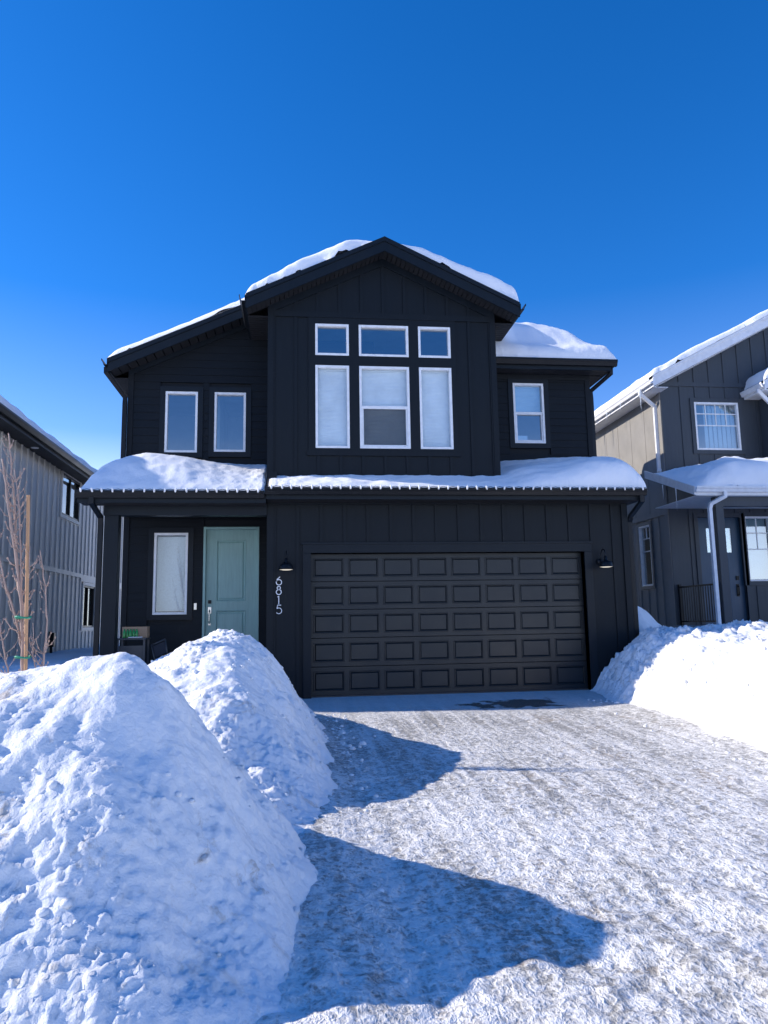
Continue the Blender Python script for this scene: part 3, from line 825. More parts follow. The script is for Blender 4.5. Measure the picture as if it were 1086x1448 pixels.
# --- house number 6815, one part per digit
def arc(cx, cz, r, a0, a1, n=24, rz=None):
    rz = rz or r
    return [(cx + r * math.cos(math.radians(a0 + (a1 - a0) * k / n)), cz + rz * math.sin(math.radians(a0 + (a1 - a0) * k / n))) for k in range(n + 1)]
def digit(ch, x, z, hgt):
    """strokes in a box hgt tall whose lower left corner is x, z"""
    wd = hgt * .70; r = wd / 2; c = x + r; st = []
    if ch == '6':
        st = [arc(c, z + r, r * .9, 0, 360), [(c - r * .86, z + r * 1.2), (c - r * .6, z + r * 1.95), (c + r * .35, z + hgt)]]
    if ch == '8':
        r2_ = hgt - 2 * r; r2_ = r2_ / 2 * .98
        r1 = r * .93; top = (hgt - 2 * r1) / 2
        st = [arc(c, z + r1, r1 * .92, 0, 360), arc(c, z + hgt - top, top * 1.15, 0, 360, rz=top)]
    if ch == '1':
        st = [[(c + .0, z), (c + .0, z + hgt)], [(c - .024, z + hgt - .018), (c + .002, z + hgt - .004)]]
    if ch == '5':
        st = [arc(c, z + r * .98, r * .95, 215, 360 + 130), [(c - r * .62, z + r * 1.72), (c - r * .42, z + hgt), (c + r * .75, z + hgt)]]
    m = MB()
    for s_ in st: m.tube([(px, -.032, pz) for px, pz in s_], .01, sq=(.0075, .006))
    H.part(m, 'house_number', M['paper'])
for ch, z0, hg in (('6', 1.895, .145), ('8', 1.735, .140), ('1', 1.575, .14), ('5', 1.415, .145)):
    digit(ch, -.595, z0, hg)

# ================================================================== light strings on the gutters
def light_string(x0, x1, y, z, n, label):
    T = Thing('string_lights', ((x0 + x1) / 2, y, z), label, 'string lights', 'light strings clipped along the black gutters')
    m = MB(); pts = []
    for i in range(n * 4 + 1):
        t_ = i / (n * 4); pts.append((x0 + (x1 - x0) * t_, y + .004, z + .012 - .012 * abs(math.sin(PI * t_ * n))))
    m.tube(pts, .005, 5); T.part(m, 'cord', M['black_metal'])
    proto = None
    rr = random.Random(3)
    for i in range(n):
        x = x0 + (x1 - x0) * (i + .5) / n
        if proto is None:
            m = MB(); m.lathe((0, 0, 0), [(0, .022), (.014, .02), (.016, 0), (.017, -.02), (.012, -.045), (0, -.052)], 10)
            proto = T.part(m, 'bulb', M['white'], smooth=True); o = proto
        else:
            o = proto.copy(); COL.objects.link(o); o.parent = T.root; o.matrix_parent_inverse = T.inv
        o.location = (x + rr.uniform(-.012, .012), y - .016, z + .004); o.rotation_euler = (rr.uniform(-.15, .15), rr.uniform(-.25, .25), 0)
light_string(-3.78, GX0 - .06, PE - .145, PZ + .005, 18, 'row of white bulbs on the shorter gutter above the teal front door')
light_string(GX0 - .0, 5.87, GE - .145, GZ + .005, 40, 'long row of white bulbs on the gutter above the black garage door')

# ================================================================== roof snow
def blanket(name, u0, u1, v0, v1, nu, nv, base, thick, label, mat='snow_roof', grp=None, edge=(.12, .12, .12, .12), rough=1.0):
    """snow lying on a roof: base(x,y) is the roof, thick(x,y) its depth, rounded at the four edges"""
    tt = np.linspace(0, 1, nu); ss = np.linspace(0, 1, nv)
    k = lambda t: t + .0 * t - .8 / (2 * np.pi) * np.sin(2 * np.pi * t)
    X, Y = np.meshgrid(u0 + (u1 - u0) * k(tt), v0 + (v1 - v0) * k(ss), indexing='ij')
    B = base(X, Y)
    def rnd(d, wd):
        q = np.clip(d / wd, 0, 1); return np.sqrt(np.maximum(0, 1 - (1 - q) ** 2))
    e = np.ones_like(X)
    wob = .035 * fbm(X, Y, 2.6, 4)
    for d, wd in ((X - u0, edge[0]), (u1 - X, edge[1]), (Y - v0, edge[2]), (v1 - Y, edge[3])):
        if wd > 0: e = e * rnd(np.maximum(d + wob - .012, 0), wd)
    th = np.maximum(thick(X, Y), .0)
    th = th * e * (1 + .10 * fbm(X, Y, 1.3, 3)) + e * rough * (.014 * fbm(X, Y, 5, 4) + .006 * np.abs(fbm(X, Y, 14, 3)))
    th = np.maximum(th, .003)
    P = np.stack([X, Y, B + th], -1)
    # closed underside
    n, m_ = X.shape
    bot = np.stack([X, Y, B + .001], -1)
    full = np.concatenate([P, bot[::-1]], 0)     # rolls over the u1 edge
    o = grid_mesh(name, full, M[mat])
    tag(o, label, 'snow', grp); return o
RG = 'snow lying on the roofs of the black house'
blanket('roof_snow', be0 - .02, be1 + .03, byf - .02, 4.2, 120, 50,
        lambda x, y: BZ - BS * np.abs(x - rx) + .002,
        lambda x, y: np.where(x < rx, .30 * sstep(rx + .02, rx - .75, x) * (1 - .35 * sstep(.2, -1.0, x)), .20 * sstep(rx + .1, rx + .8, x) + .12 * sstep(2.2, 3.8, x) + .03),
        'thick snow along both slopes of the highest black gable', grp=RG, edge=(.16, .14, .10, .3))
blanket('roof_snow', LE - .02, 1.25, 1.0, 9, 90, 40,
        lambda x, y: LZ0 + LS * (x - LE) + .014, lambda x, y: .13 + .05 * sstep(-2, -.8, x),
        'thin snow on the sloping left roof above the two narrow upper windows', grp=RG, edge=(.18, 0, .10, .3))
def hip(x, y): return np.minimum(RZ0 + RS * (y - RY0), RZ0 + RS * (RE - x)) + .004
blanket('roof_snow', 3.50, RE + .14, RY0 - .10, 6.2, 110, 80, hip,
        lambda x, y: .30 + sstep(4.4, 3.2, y) * (.16 * sstep(1.2, 2.4, y) + .26 * sstep(6.2, 5.5, x) * sstep(1.2, 1.9, y) + .35 * sstep(4.3, 3.8, x) * sstep(1.1, 1.7, y) * sstep(2.8, 2.1, y)) + .06 * fbm(x, y, .9, 2),
        'rounded snow on the small right roof beside the highest gable', grp=RG, edge=(.05, .20, .22, .3), rough=1.2)
def porch_base(x, y): return PZ + PS * (y - PE) + .004
blanket('roof_snow', -3.80, -.78, PE - .10, 1.46, 150, 90, porch_base,
        lambda x, y: (.26 + .10 * sstep(-3.8, -3.1, x) * sstep(-1.6, -2.9, x) * sstep(-.3, .6, y) - .17 * sstep(-2.4, -1.0, x) + .03 * fbm(x, y, 1.6, 3)) * (1 - .55 * sstep(.75, 1.4, y) ) * (.35 + .65 * sstep(-.5, .15, y)),
        'mounded snow on the porch roof below the two narrow upper windows', grp=RG, edge=(.85, .06, .12, .25), rough=1.3)
def gar_base(x, y): return GZ + PS * (y - GE) + .004
blanket('roof_snow', GX0 + .02, 5.92, GE - .09, 1.46, 220, 90, gar_base,
        lambda x, y: (.055 + .03 * fbm(x, y, 2.5, 3)) * sstep(-.8, .4, x) * sstep(.32, .15, y) * sstep(3.7, 3.3, x) + .02 +
                     sstep(3.3, 4.1, x) * (.22 + .22 * sstep(3.9, 5.4, x) + .035 * fbm(x, y, 1.2, 3)) * (1 - .60 * sstep(.0, 1.0, y)),
        'long strip of snow above the garage gutter swelling into a mound at its right end', grp=RG, edge=(.1, .34, .26, .2), rough=1.4)

# ================================================================== LEFT NEIGHBOUR
LH = Thing('grey_house', (-10, 9, 0), 'light grey metal sided house with dark eaves at the left edge', 'house')
NX = -6.7; NY0, NY1 = 1.4, 17
nf = Fr((NX, 0, 0), (0, 1, 0), (1, 0, 0))
nw = [(8.45, 10.15, 4.35, 5.52), (10.95, 12.25, 1.24, 2.52)]
m = MB()
cells(m, nf, NY0, NY1, -.3, 5.75, nw, -.15, 0)
us = [NY0 + .2 + k * .41 for k in range(38)]
battens(m, nf, us, -.2, 2.72, [(a - .1, b + .1, c - .12, d + .1) for a, b, c, d in nw], .05, .035)
battens(m, nf, us, 2.84, 5.6, [(a - .1, b + .1, c - .12, d + .1) for a, b, c, d in nw], .05, .035)
LH.part(m, 'wall', M['grey_siding'])
m = MB(); nf.box(m, NY0, 10.6, 2.72, 2.84, 0, .04); nf.box(m, 10.6, NY1, 2.62, 2.74, 0, .042); LH.part(m, 'trim_band', M['grey_siding'])
M['black_frame'] = M['black_metal']
for i, q in enumerate(nw):
    window(LH, nf, *q, fmat='black_frame', fw=.06, casing=('grey_siding', .09, .045), grid=None)
m = MB(); nf.box(m, 9.27, 9.33, 4.41, 5.46, -.05, .01); LH.part(m, 'window_mullion', M['black_metal'])
m = MB(); nf.box(m, 11.55, 11.6, 1.3, 2.46, -.05, .01); LH.part(m, 'window_mullion', M['black_metal'])
m = MB(); m.box(-13.5, NX - .15, NY0, NY0 + .15, -.3, 5.75); m.box(-13.5, -13.35, NY0 + .15, NY1 - .15, -.3, 5.75); m.box(-13.5, NX - .15, NY1 - .15, NY1, -.3, 5.75)
m.prism([(-13.5, NY0, 5.75), (NX, NY0, 5.75), (-10.1, NY0, 7.3)], (0, .15, 0)); m.prism([(-13.5, NY1 - .15, 5.75), (NX, NY1 - .15, 5.75), (-10.1, NY1 - .15, 7.3)], (0, .15, 0))
LH.part(m, 'body_wall', M['grey_siding'])
EX = -6.28; EZ = 5.78
m = MB()
m.prism([(EX, NY0 - .4, EZ), (-10.1, NY0 - .4, EZ + .45 * 3.82), (-10.1, NY0 - .4, EZ + .45 * 3.82 - .08), (EX, NY0 - .4, EZ - .08)], (0, NY1 - NY0 + .6, 0))
m.prism([(-13.92, NY0 - .4, EZ), (-10.1, NY0 - .4, EZ + .45 * 3.82), (-10.1, NY0 - .4, EZ + .45 * 3.82 - .08), (-13.92, NY0 - .4, EZ - .08)], (0, NY1 - NY0 + .6, 0))
LH.part(m, 'roof', M['shingle'])
m = MB(); m.box(EX - .03, EX - .001, NY0 - .4, NY1 + .2, EZ - .24, EZ - .085); LH.part(m, 'fascia', M['black_trim'])
m = MB(); m.box(NX, EX - .03, NY0 - .4, NY1 + .2, EZ - .235, EZ - .215); LH.part(m, 'soffit', M['grey_soffit'])
gutter(LH, (EX, NY0 - .4, EZ - .03), (EX, NY1 + .2, EZ - .03), (1, 0, 0), d=.12, hh=.13)
m = MB(); m.lathe((-6.5, 5.6, EZ - .245), [(0, 0), (.08, 0), (.09, .01)], 20); LH.part(m, 'soffit_light', M['paper'])
m = MB(); m.tube([(NX + .06, 8.0, .1), (NX + .06, 8.0, 1.05), (NX + .02, 8.0, 1.15)], .035, 8); nf.box(m, 7.93, 8.07, .75, 1.12, .03, .14); LH.part(m, 'utility_pipe', M['black_metal'])
blanket('roof_snow', -13.9, EX + .05, NY0 - .42, NY1 + .2, 70, 140, lambda x, y: EZ + .45 * np.minimum(EX - x, x + 13.92) + .002 + .0 * y,
        lambda x, y: .26 + .05 * fbm(x, y, 1.0, 3), 'long snow cover on the roof of the light grey house', edge=(.2, .30, .2, .2))

# ================================================================== RIGHT NEIGHBOUR
RH = Thing('slate_house', (13, 8, .5), 'dark slate two storey house with white trim and a covered porch at the right edge', 'house')
QX = 8.80; QY = 4.3
qf = Fr((0, QY, 0), (1, 0, 0), (0, -1, 0))
qs = Fr((QX, 0, 0), (0, -1, 0), (-1, 0, 0))    # side wall, u = -y
QBX = 10.93                                     # left edge of its front bump
uw = (9.66, 10.86 - .02, 5.35, 6.58)
pw_ = (10.73, 11.42, 2.08, 3.68); pd = (9.52, 10.66, 1.06, 3.66)
m = MB()
cells(m, qf, QX, 15.5, 0, 6.9, [uw, pw_, pd], -.15, 0)
RSL = .52; EQX, EQZ = 8.40, 7.06
def qtop(u): return EQZ + RSL * (u - EQX) - .12
m.prism([qf.p(QX, 6.9, 0), qf.p(15.5, 6.9, 0), qf.p(15.5, 9.0, 0), qf.p(12.9, qtop(12.9), 0), qf.p(QX, qtop(QX) - .02, 0)], (0, .15, 0))
hol = [(a - .11, b + .11, c - .11, d + .11) for a, b, c, d in (uw, pw_, pd)]
bt = [QX + .12 + k * .405 for k in range(16)]
battens(m, qf, bt, 3.98, 6.98, hol); battens(m, qf, bt, 7.09, qtop); battens(m, qf, bt, .9, 3.9, hol)
qf.box(m, QX + .1, 12.9, 6.98, 7.09, 0, .03)
qf.box(m, QX - .012, QX + .1, .3, qtop(QX) + .0, -.15, .03)
RH.part(m, 'front_wall', M['slate_siding'])
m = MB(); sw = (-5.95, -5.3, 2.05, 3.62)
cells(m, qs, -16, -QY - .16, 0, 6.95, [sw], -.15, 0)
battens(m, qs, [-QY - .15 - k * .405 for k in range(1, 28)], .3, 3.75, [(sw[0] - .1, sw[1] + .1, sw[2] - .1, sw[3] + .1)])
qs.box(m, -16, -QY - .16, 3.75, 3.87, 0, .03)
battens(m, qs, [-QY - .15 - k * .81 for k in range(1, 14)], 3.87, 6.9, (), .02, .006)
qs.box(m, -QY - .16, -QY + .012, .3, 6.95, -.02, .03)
RH.part(m, 'side_wall', M['slate_sunlit'])
window(RH, qs, *sw, casing=('slate_siding', .08, .03), grid=(2, (2.95, 3.28)))
m = MB(); m.box(15.35, 15.5, QY + .15, 16, 0, 7); m.box(QX + .15, 15.35, 15.85, 16, 0, 7); RH.part(m, 'body_wall', M['slate_siding'])
window(RH, qf, *uw, grid=(4, (6.29, 5.99)), casing=('slate_siding', .1, .03), fw=.05)
window(RH, qf, *pw_, grid=(2, (3.27, 2.87)), casing=('slate_siding', .1, .03), blind='shade')
# curtains behind the upper window and a room
m = MB()
for k in range(14):
    x = 10.02 + k * .06; qf.box(m, x, x + .05, 5.38, 6.55, -.22 - .03 * (k % 2), -.2 - .03 * (k % 2))
RH.part(m, 'curtain', M['shade'])
m = MB(); m.box(9.2, 9.25, QY + .2, 7, 4.8, 6.8); m.box(11.2, 11.25, QY + .2, 7, 4.8, 6.8); m.box(9.25, 11.2, 7, 7.05, 4.8, 6.8); m.box(9.25, 11.2, QY + .2, 7, 6.8, 6.85); m.box(9.25, 11.2, QY + .2, 7, 4.75, 4.8)
RH.part(m, 'room', M['room'])
# front door
m = MB(); qf.box(m, pd[0] - .1, pd[0], 1.06, pd[3] + .1, -.02, .03); qf.box(m, pd[1], pd[1] + .1, 1.06, pd[3] + .1, -.02, .03); qf.box(m, pd[0], pd[1], pd[3], pd[3] + .1, -.02, .029)
RH.part(m, 'door_casing', M['slate_siding'])
m = MB(); holes_plate(m, pd[0], pd[1] - .0, 1.06, pd[3], [(9.78, 10.42, 2.80, 3.40)], lambda u, v, w: qf.p(u, v, -.09 + w))
for x in (9.9, 10.1, 10.3): qf.box(m, x - .006, x + .006, 1.2, 2.7, -.092, -.086)
qf.box(m, pd[0], pd[1], 1.06, pd[3], -.14, -.12)
fd2 = RH.part(m, 'front_door', M['blue_door'])
m = MB(); qf.box(m, 9.78, 10.42, 2.80, 3.40, -.115, -.1); sub(fd2, m, 'pane', M['glass'])
m = MB(); qf.box(m, 10.46, 10.53, 2.12, 2.22, -.09, -.06); qf.box(m, 10.45, 10.52, 1.72, 2.02, -.09, -.075); m.tube([qf.p(10.485, 1.98, -.08), qf.p(10.485, 1.95, -.02), qf.p(10.485, 1.78, -.02), qf.p(10.485, 1.75, -.08)], .012); sub(fd2, m, 'handle', M['black_metal'])
# main roof, white rake
m = MB()
RPX, RPZ = 12.9, EQZ + RSL * (12.9 - EQX)
m.prism([(EQX, 3.86, EQZ), (RPX, 3.86, RPZ), (RPX, 3.86, RPZ - .06), (EQX, 3.86, EQZ - .06)], (0, 12.4, 0))
m.prism([(2 * RPX - EQX, 3.86, EQZ), (RPX, 3.86, RPZ), (RPX, 3.86, RPZ - .06), (2 * RPX - EQX, 3.86, EQZ - .06)], (0, 12.4, 0))
RH.part(m, 'roof', M['shingle'])
m = MB()
m.prism([(EQX, 3.83, EQZ - .03), (RPX, 3.83, RPZ - .03), (RPX, 3.83, RPZ - .24), (EQX, 3.83, EQZ - .24)], (0, .03, 0))
m.prism([(EQX, 3.80, EQZ + .03), (RPX, 3.80, RPZ + .03), (RPX, 3.80, RPZ - .03), (EQX, 3.80, EQZ - .03)], (0, .06, 0))
RH.part(m, 'rake_board', M['white_trim'])
m = MB(); m.box(EQX, EQX + .03, 3.86, 16.2, EQZ - .24, EQZ - .06); m.box(EQX + .03, QX, 3.88, 16.2, EQZ - .25, EQZ - .235)
n = 10
m.prism([(EQX + .03, 3.88, EQZ - .235), (RPX, 3.88, RPZ - .235), (RPX, 3.88, RPZ - .25), (EQX + .03, 3.88, EQZ - .25)], (0, .4, 0))
RH.part(m, 'soffit', M['white_trim'])
gutter(RH, (EQX, 3.82, EQZ - .04), (EQX, 16.2, EQZ - .04), (-1, 0, 0), mat='white_trim', d=.12, hh=.13)
downspout(RH, [(EQX - .05, 4.45, EQZ - .16), (EQX - .05, 4.45, EQZ - .26), (QX - .06, 4.50, EQZ - .56), (QX - .06, 4.50, EQZ - .7), (QX - .06, 4.50, 4.9), (QX - .12, 4.4, 4.8)], 'white_trim', .045, .035)
# front bump of the right neighbour
BX, BYF, BEX, BEZ = 11.42, 3.75, 11.02, 6.86
m = MB(); m.box(BX, 16.5, BYF, QY - .001, 4.0, BEZ); m.box(BX - .01, BX + .1, BYF - .03, BYF, 4.0, BEZ); m.prism([(BX, BYF, BEZ), (16.5, BYF, BEZ), (13.9, BYF, 8.1)], (0, .5, 0))
RH.part(m, 'bump_wall', M['slate_siding'])
m = MB()
for e in (BEX, 2 * 13.9 - BEX):
    m.prism([(e, 3.45, BEZ), (13.9, 3.45, BEZ + .4926 * 2.88), (13.9, 3.45, BEZ + .4926 * 2.88 - .06), (e, 3.45, BEZ - .06)], (0, 1.9, 0))
RH.part(m, 'bump_roof', M['shingle'])
m = MB(); m.prism([(BEX, 3.42, BEZ + .03), (13.9, 3.42, BEZ + .03 + .4926 * 2.88), (13.9, 3.42, BEZ - .20 + .4926 * 2.88), (BEX, 3.42, BEZ - .20)], (0, .03, 0)); m.box(BEX + .03, BX, 3.45, 4.28, BEZ - .2, BEZ - .18); m.box(BEX, BEX + .03, 3.45, 4.28, BEZ - .2, BEZ - .06)
RH.part(m, 'bump_rake_board', M['white_trim'])
gutter(RH, (BEX, 3.40, BEZ - .02), (BEX, 4.28, BEZ - .02), (-1, 0, 0), mat='white_trim', d=.1)
downspout(RH, [(BEX - .05, 3.6, BEZ - .14), (BEX - .05, 3.6, BEZ - .2), (BX - .06, 3.70, BEZ - .5), (BX - .06, 3.70, BEZ - .62), (BX - .06, 3.70, 4.85)], 'white_trim', .045, .035)
# porch roof
m = MB()
pz0, py0, pys = 4.06, 2.36, .36
m.prism([(8.42, py0, pz0), (8.42, 4.28, pz0 + pys * 1.92), (8.42, 4.28, pz0 + pys * 1.92 - .05), (8.42, py0, pz0 - .05)], (7, 0, 0))
RH.part(m, 'porch_roof', M['shingle'])
m = MB()
m.prism([(8.39, py0 - .03, pz0 + .01), (8.39, 4.6, pz0 + pys * 2.24 + .01), (8.39, 4.6, pz0 + pys * 2.24 - .18), (8.39, py0 - .03, pz0 - .18)], (.03, 0, 0))
m.box(8.42, 15.4, py0 - .03, py0 - .001, pz0 - .18, pz0 - .01)
m.box(8.45, 15.4, py0, QY - .03, pz0 - .19, pz0 - .175)
RH.part(m, 'porch_fascia', M['white_trim'])
gutter(RH, (8.40, py0 - .03, pz0 + .0), (15.4, py0 - .03, pz0 + .0), (0, -1, 0), mat='white_trim')
m = MB(); m.prism([(QX - .02, py0 + .2, pz0 - .17), (QX - .02, 4.28, pz0 + pys * 1.7), (QX - .02, 4.28, pz0 - .17)], (.04, 0, 0)); RH.part(m, 'porch_gable', M['slate_siding'])
m = MB(); m.box(8.95, 9.13, 2.48, 2.66, .8, 3.87); m.box(9.13, 15.4, 2.5, 2.64, 3.66, 3.87); RH.part(m, 'porch_post', M['slate_siding'], bevel=.005)
downspout(RH, [(9.06, py0 - .09, 3.95), (9.06, py0 - .09, 3.84), (8.80, 2.40, 3.70), (8.77, 2.42, 3.60), (8.77, 2.42, 1.1), (8.70, 2.3, 1.0)], 'white_trim', .04, .035)
m = MB(); m.box(8.70, 15.4, 2.45, QY - .002, .3, 1.05); RH.part(m, 'porch_floor', M['concrete'])
m = MB()
m.tube([(8.90, 2.68, 1.95), (8.90, 4.22, 1.95)], .02, sq=(.022, .018)); m.tube([(8.90, 2.68, 1.14), (8.90, 4.22, 1.14)], .02, sq=(.018, .015))
k = 2.76
while k < 4.2: m.box(8.892, 8.908, k - .008, k + .008, 1.14, 1.95); k += .105
m.box(8.87, 8.93, 4.19, 4.25, 1.05, 2.02)
RH.part(m, 'railing', M['black_metal'])
NG = "snow lying on the slate house's roofs"
blanket('roof_snow', EQX - .05, 17, 3.79, 14, 90, 80, lambda x, y: EQZ + RSL * np.minimum(x - EQX, 2 * RPX - EQX - x) + .034,
        lambda x, y: .16 + .04 * fbm(x, y, 1.1, 3), "snow along the slate house's main roof above its white rake board", grp=NG, edge=(.12, .12, .08, .3))
blanket('roof_snow', 8.46, 15.3, py0 - .03, 4.26, 140, 60, lambda x, y: pz0 + pys * (y - py0) + .004,
        lambda x, y: (.46 + .10 * sstep(9.0, 10.0, x) + .04 * fbm(x, y, 1.3, 3)) * sstep(8.3, 9.5, x) ** .6 * (1 - .55 * sstep(3.0, 4.2, y)),
        "rounded snow on the slate house's porch roof under its square window", grp=NG, edge=(.5, .2, .30, .2), rough=1.6)
blanket('roof_snow', 11.04, 16.7, 3.41, 5, 60, 30, lambda x, y: BEZ + .034 + .4926 * np.minimum(x - BEX, 2 * 13.9 - BEX - x) + .0,
        lambda x, y: .26 + .03 * fbm(x, y, 1.3, 3), 'snow on the small white edged gable at the right edge of the photo', grp=NG, edge=(.25, .2, .12, .2))
# icicles
ic = [(4.35, .55, .022), (5.5, .26, .014), (7.3, .62, .022), (7.9, .75, .026), (8.6, .35, .016), (9.8, .7, .022), (10.3, .3, .015), (6.4, .3, .014)]
proto = None
for i, (y, L_, r_) in enumerate(ic):
    m = MB(); n = 9
    m.tube([(.004 * math.sin(k * 1.7), .003 * math.cos(k * 2.1), -L_ * k / n) for k in range(n + 1)], [r_ * (1 - (k / n) ** .8) * (1 + .15 * math.sin(k * 3)) + .0015 for k in range(n + 1)], 8)
    o = m.build('icicle', M['ice'], smooth=True); o.location = (EQX - .10, y, EQZ - .16)
    tag(o, "icicle hanging from the white side gutter of the slate house", 'icicle', 'icicles on the white side gutter')
for i, (x, y, z, L_) in enumerate([(8.38, 3.1, 4.2, .55), (8.38, 3.7, 4.35, .35)]):
    m = MB(); m.tube([(0, 0, -L_ * k / 8) for k in range(9)], [.014 * (1 - k / 8) + .0015 for k in range(9)], 8)
    o = m.build('icicle', M['ice'], smooth=True); o.location = (x, y, z)
    tag(o, ('longer' if i == 0 else 'shorter') + " of two icicles below the sloping edge of the slate house's porch roof", 'icicle')

# ================================================================== GROUND
def drive_z(y): return np.where(y > -13, .03 * np.minimum(y, 0), -.39)
def axis(lo, hi, fine_lo, fine_hi, step, grow=1.25):
    a = list(np.arange(fine_lo, fine_hi + 1e-6, step)); s_ = step; x = fine_hi
    while x < hi: s_ *= grow; x += s_; a.append(x)
    s_ = step; x = fine_lo
    while x > lo: s_ *= grow; x -= s_; a.insert(0, x)
    return np.array(a)
gx = axis(-700, 700, -16, 20, .16); gy = axis(-700, 700, -16, 18, .16)
X, Y = np.meshgrid(gx, gy, indexing='ij')
yard = .42 + .10 * fbm(X, Y, .5, 4) + .035 * fbm(X, Y, 2.0, 3)
inside = sstep(-.75, -1.3, X) + sstep(5.2, 6.4, X)
yardmask = np.clip(inside, 0, 1) * sstep(-12.8, -11.6, Y)
yardmask = np.where(Y > 0.2, np.where((X > -4.0) & (X < 5.9), 0.0, 1.0), yardmask)
right_up = .25 * sstep(5.8, 8.5, X)
Z = np.where(Y < -12.8, -.41, np.minimum(drive_z(Y), 0) - .05) 
yardmask = yardmask * (1 - sstep(-5.2, -6.4, Y) * sstep(-7.5, -6.8, X) * (X < 0))
Z = Z + yardmask * (yard + right_up + .25 - 0.0)
far = np.maximum(np.abs(X), np.abs(Y))
Z = Z + .02 * fbm(X, Y, .3, 3) * (far > 6) - .0
near_drive = (X > -.9) & (X < 5.3) & (Y < .3) & (Y > -14.5)
Z = np.where(near_drive, np.minimum(Z, drive_z(Y) - .05), Z)
g_ = grid_mesh('ground', np.stack([X, Y, Z], -1), M['snow']); struct(g_)
# driveway
dx = np.arange(-1.0, 5.45, .02)
dy = np.concatenate([np.arange(-14.5, -11.02, .05), np.arange(-11, -7.21, .012), np.arange(-7.2, -4.01, .02), np.arange(-4, .14, .03)])
X, Y = np.meshgrid(dx, dy, indexing='ij')
mask = .55 + .45 * sstep(-3, -7, Y)
edge_up = .05 * sstep(.35, -.1, X) + .06 * sstep(4.0, 4.8, X)
rut = np.zeros_like(X)
lumps = .010 * ridged(X * 1.2, Y * .75, 5.0, 4, .55) + .012 * fbm(X, Y, 2.2, 3)
fore = sstep(-7.8, -9.6, Y + .25 * (X - 1.0) * 0)
# tyre and shovel ridges in the foreground, running to the lower right
q = (X - .9) * .80 + (Y + 9.0) * .60
lumps = lumps + fore * (.020 * np.sin(q * 9 + 2.0 * fbm(X, Y, .9, 2)) * sstep(.4, 1.2, X + .3 * (Y + 9.5)) + .018 * fbm(X, Y, 6, 4))
Z = drive_z(Y) + (lumps - .004) * mask * sstep(.0, -2.6, Y) + edge_up * sstep(-1, -3, Y) + .004
dr_ = grid_mesh('driveway', np.stack([X, Y, Z], -1), M['drive']); struct(dr_)
# street behind the camera
m = MB(); m.add([(-120, -24, -.395), (120, -24, -.395), (120, -14.4, -.395), (-120, -14.4, -.395)], [(0, 1, 2, 3)])
struct(m.build('road', M['drive']))

# ================================================================== SNOW BANKS
BANKS = []
def bank(name, x0, x1, y0, y1, step, hf, label, rough=1.0, chunk=1.0):
    X, Y = np.meshgrid(np.arange(x0, x1, step), np.arange(y0, y1, step), indexing='ij')
    # warp sideways so the steep faces get overhang-free but irregular outlines
    wx = X + .10 * fbm(X, Y, 1.4, 3, off=3.1) + .03 * fbm(X, Y, 6, 2, off=9.); wy = Y + .12 * fbm(X, Y, 1.2, 3, off=8.7)
    Hh, base = hf(wx, wy)
    amt = sstep(0, .25, Hh)
    soft = 1 - .65 * sstep(.55, .95, Hh) * (1 - sstep(.1, .5, fbm(X, Y, .8, 2, off=12.) + .2))      # wind-smoothed tops, crumbly flanks
    d = .06 * fbm(X, Y, 1.0, 2, off=7.) + .06 * fbm(X, Y, 2.1, 3, off=1.) + rough * (.024 * fbm(X, Y, 4.5, 3, .5, off=5.) + soft * chunk * (.024 * np.abs(fbm(X, Y, 11, 3, .6, off=2.)) + .013 * ridged(X, Y, 19, 3, .6, off=4.)))
    Z = base + Hh + d * amt
    keep = Hh > .012
    # push normals sideways a little with noise so slopes show crumbs
    gxn, gyn = np.gradient(Z, step)
    nl = np.sqrt(gxn ** 2 + gyn ** 2 + 1)
    c = soft * amt * rough * (.016 * fbm(X + .5 * Z, Y + Z, 8, 4, .6, off=6.) + .016 * chunk * fbm(X * 1.3, Y + 1.2 * Z, 24, 3, .6, off=2.))
    P = np.stack([X - gxn / nl * c, Y - gyn / nl * c, Z + c / nl], -1)
    o = grid_mesh(name, P, M['snow_bank'], keep)
    tag(o, label, 'snow bank'); BANKS.append(P[keep & (Hh > .05)]); return o
def prof(d, w_, p=1.7):
    d = .05 * np.logaddexp(0, d / .05)      # a soft toe
    if p < 1.45:                                # straight flank with a rounded shoulder
        a = d / w_ * 1.06; k = .55; q_ = np.clip(.5 + .5 * (1 - a) / k, 0, 1)
        return 1 - (1 - a) * q_ - k * q_ * (1 - q_) * .5
    t = np.clip(d / w_, 0, 1); return 1 - (1 - t) ** p
def near_h(x, y):
    xr = -.22 + .10 * sstep(-9.5, -7, y)
    top = 1.345 + .04 * fbm(x, y, .7, 2) + .09 * np.exp(-((x + 1.25) / .42) ** 2) - .13 * sstep(-1.9, -3.0, x) + .15 * np.exp(-((x + .93) / .30) ** 2 - ((y + 8.72) / .36) ** 2)
    R = prof(xr - x, .86 + .1 * np.sin(y * 2.1) + .35 * sstep(-8.4, -7.2, y) + .25 * sstep(-9.0, -9.9, y), 1.12)
    Fq = prof(y + 10.38 - .10 * sstep(-1, -2.5, x), 1.85, 1.35)
    Bk = prof(-6.82 - y, 1.65, 1.25)
    Bk = np.maximum(Bk, .45 * sstep(-1.6, -3.0, x))
    Lf = prof(x + 6.5, 1.5)
    return top * R * Fq * Bk * Lf, drive_z(y) - .02
bank('snow_bank', -6.5, .12, -10.6, -6.2, .0145, near_h, 'large snow bank filling the lower left, closest to the camera', .95, .95)
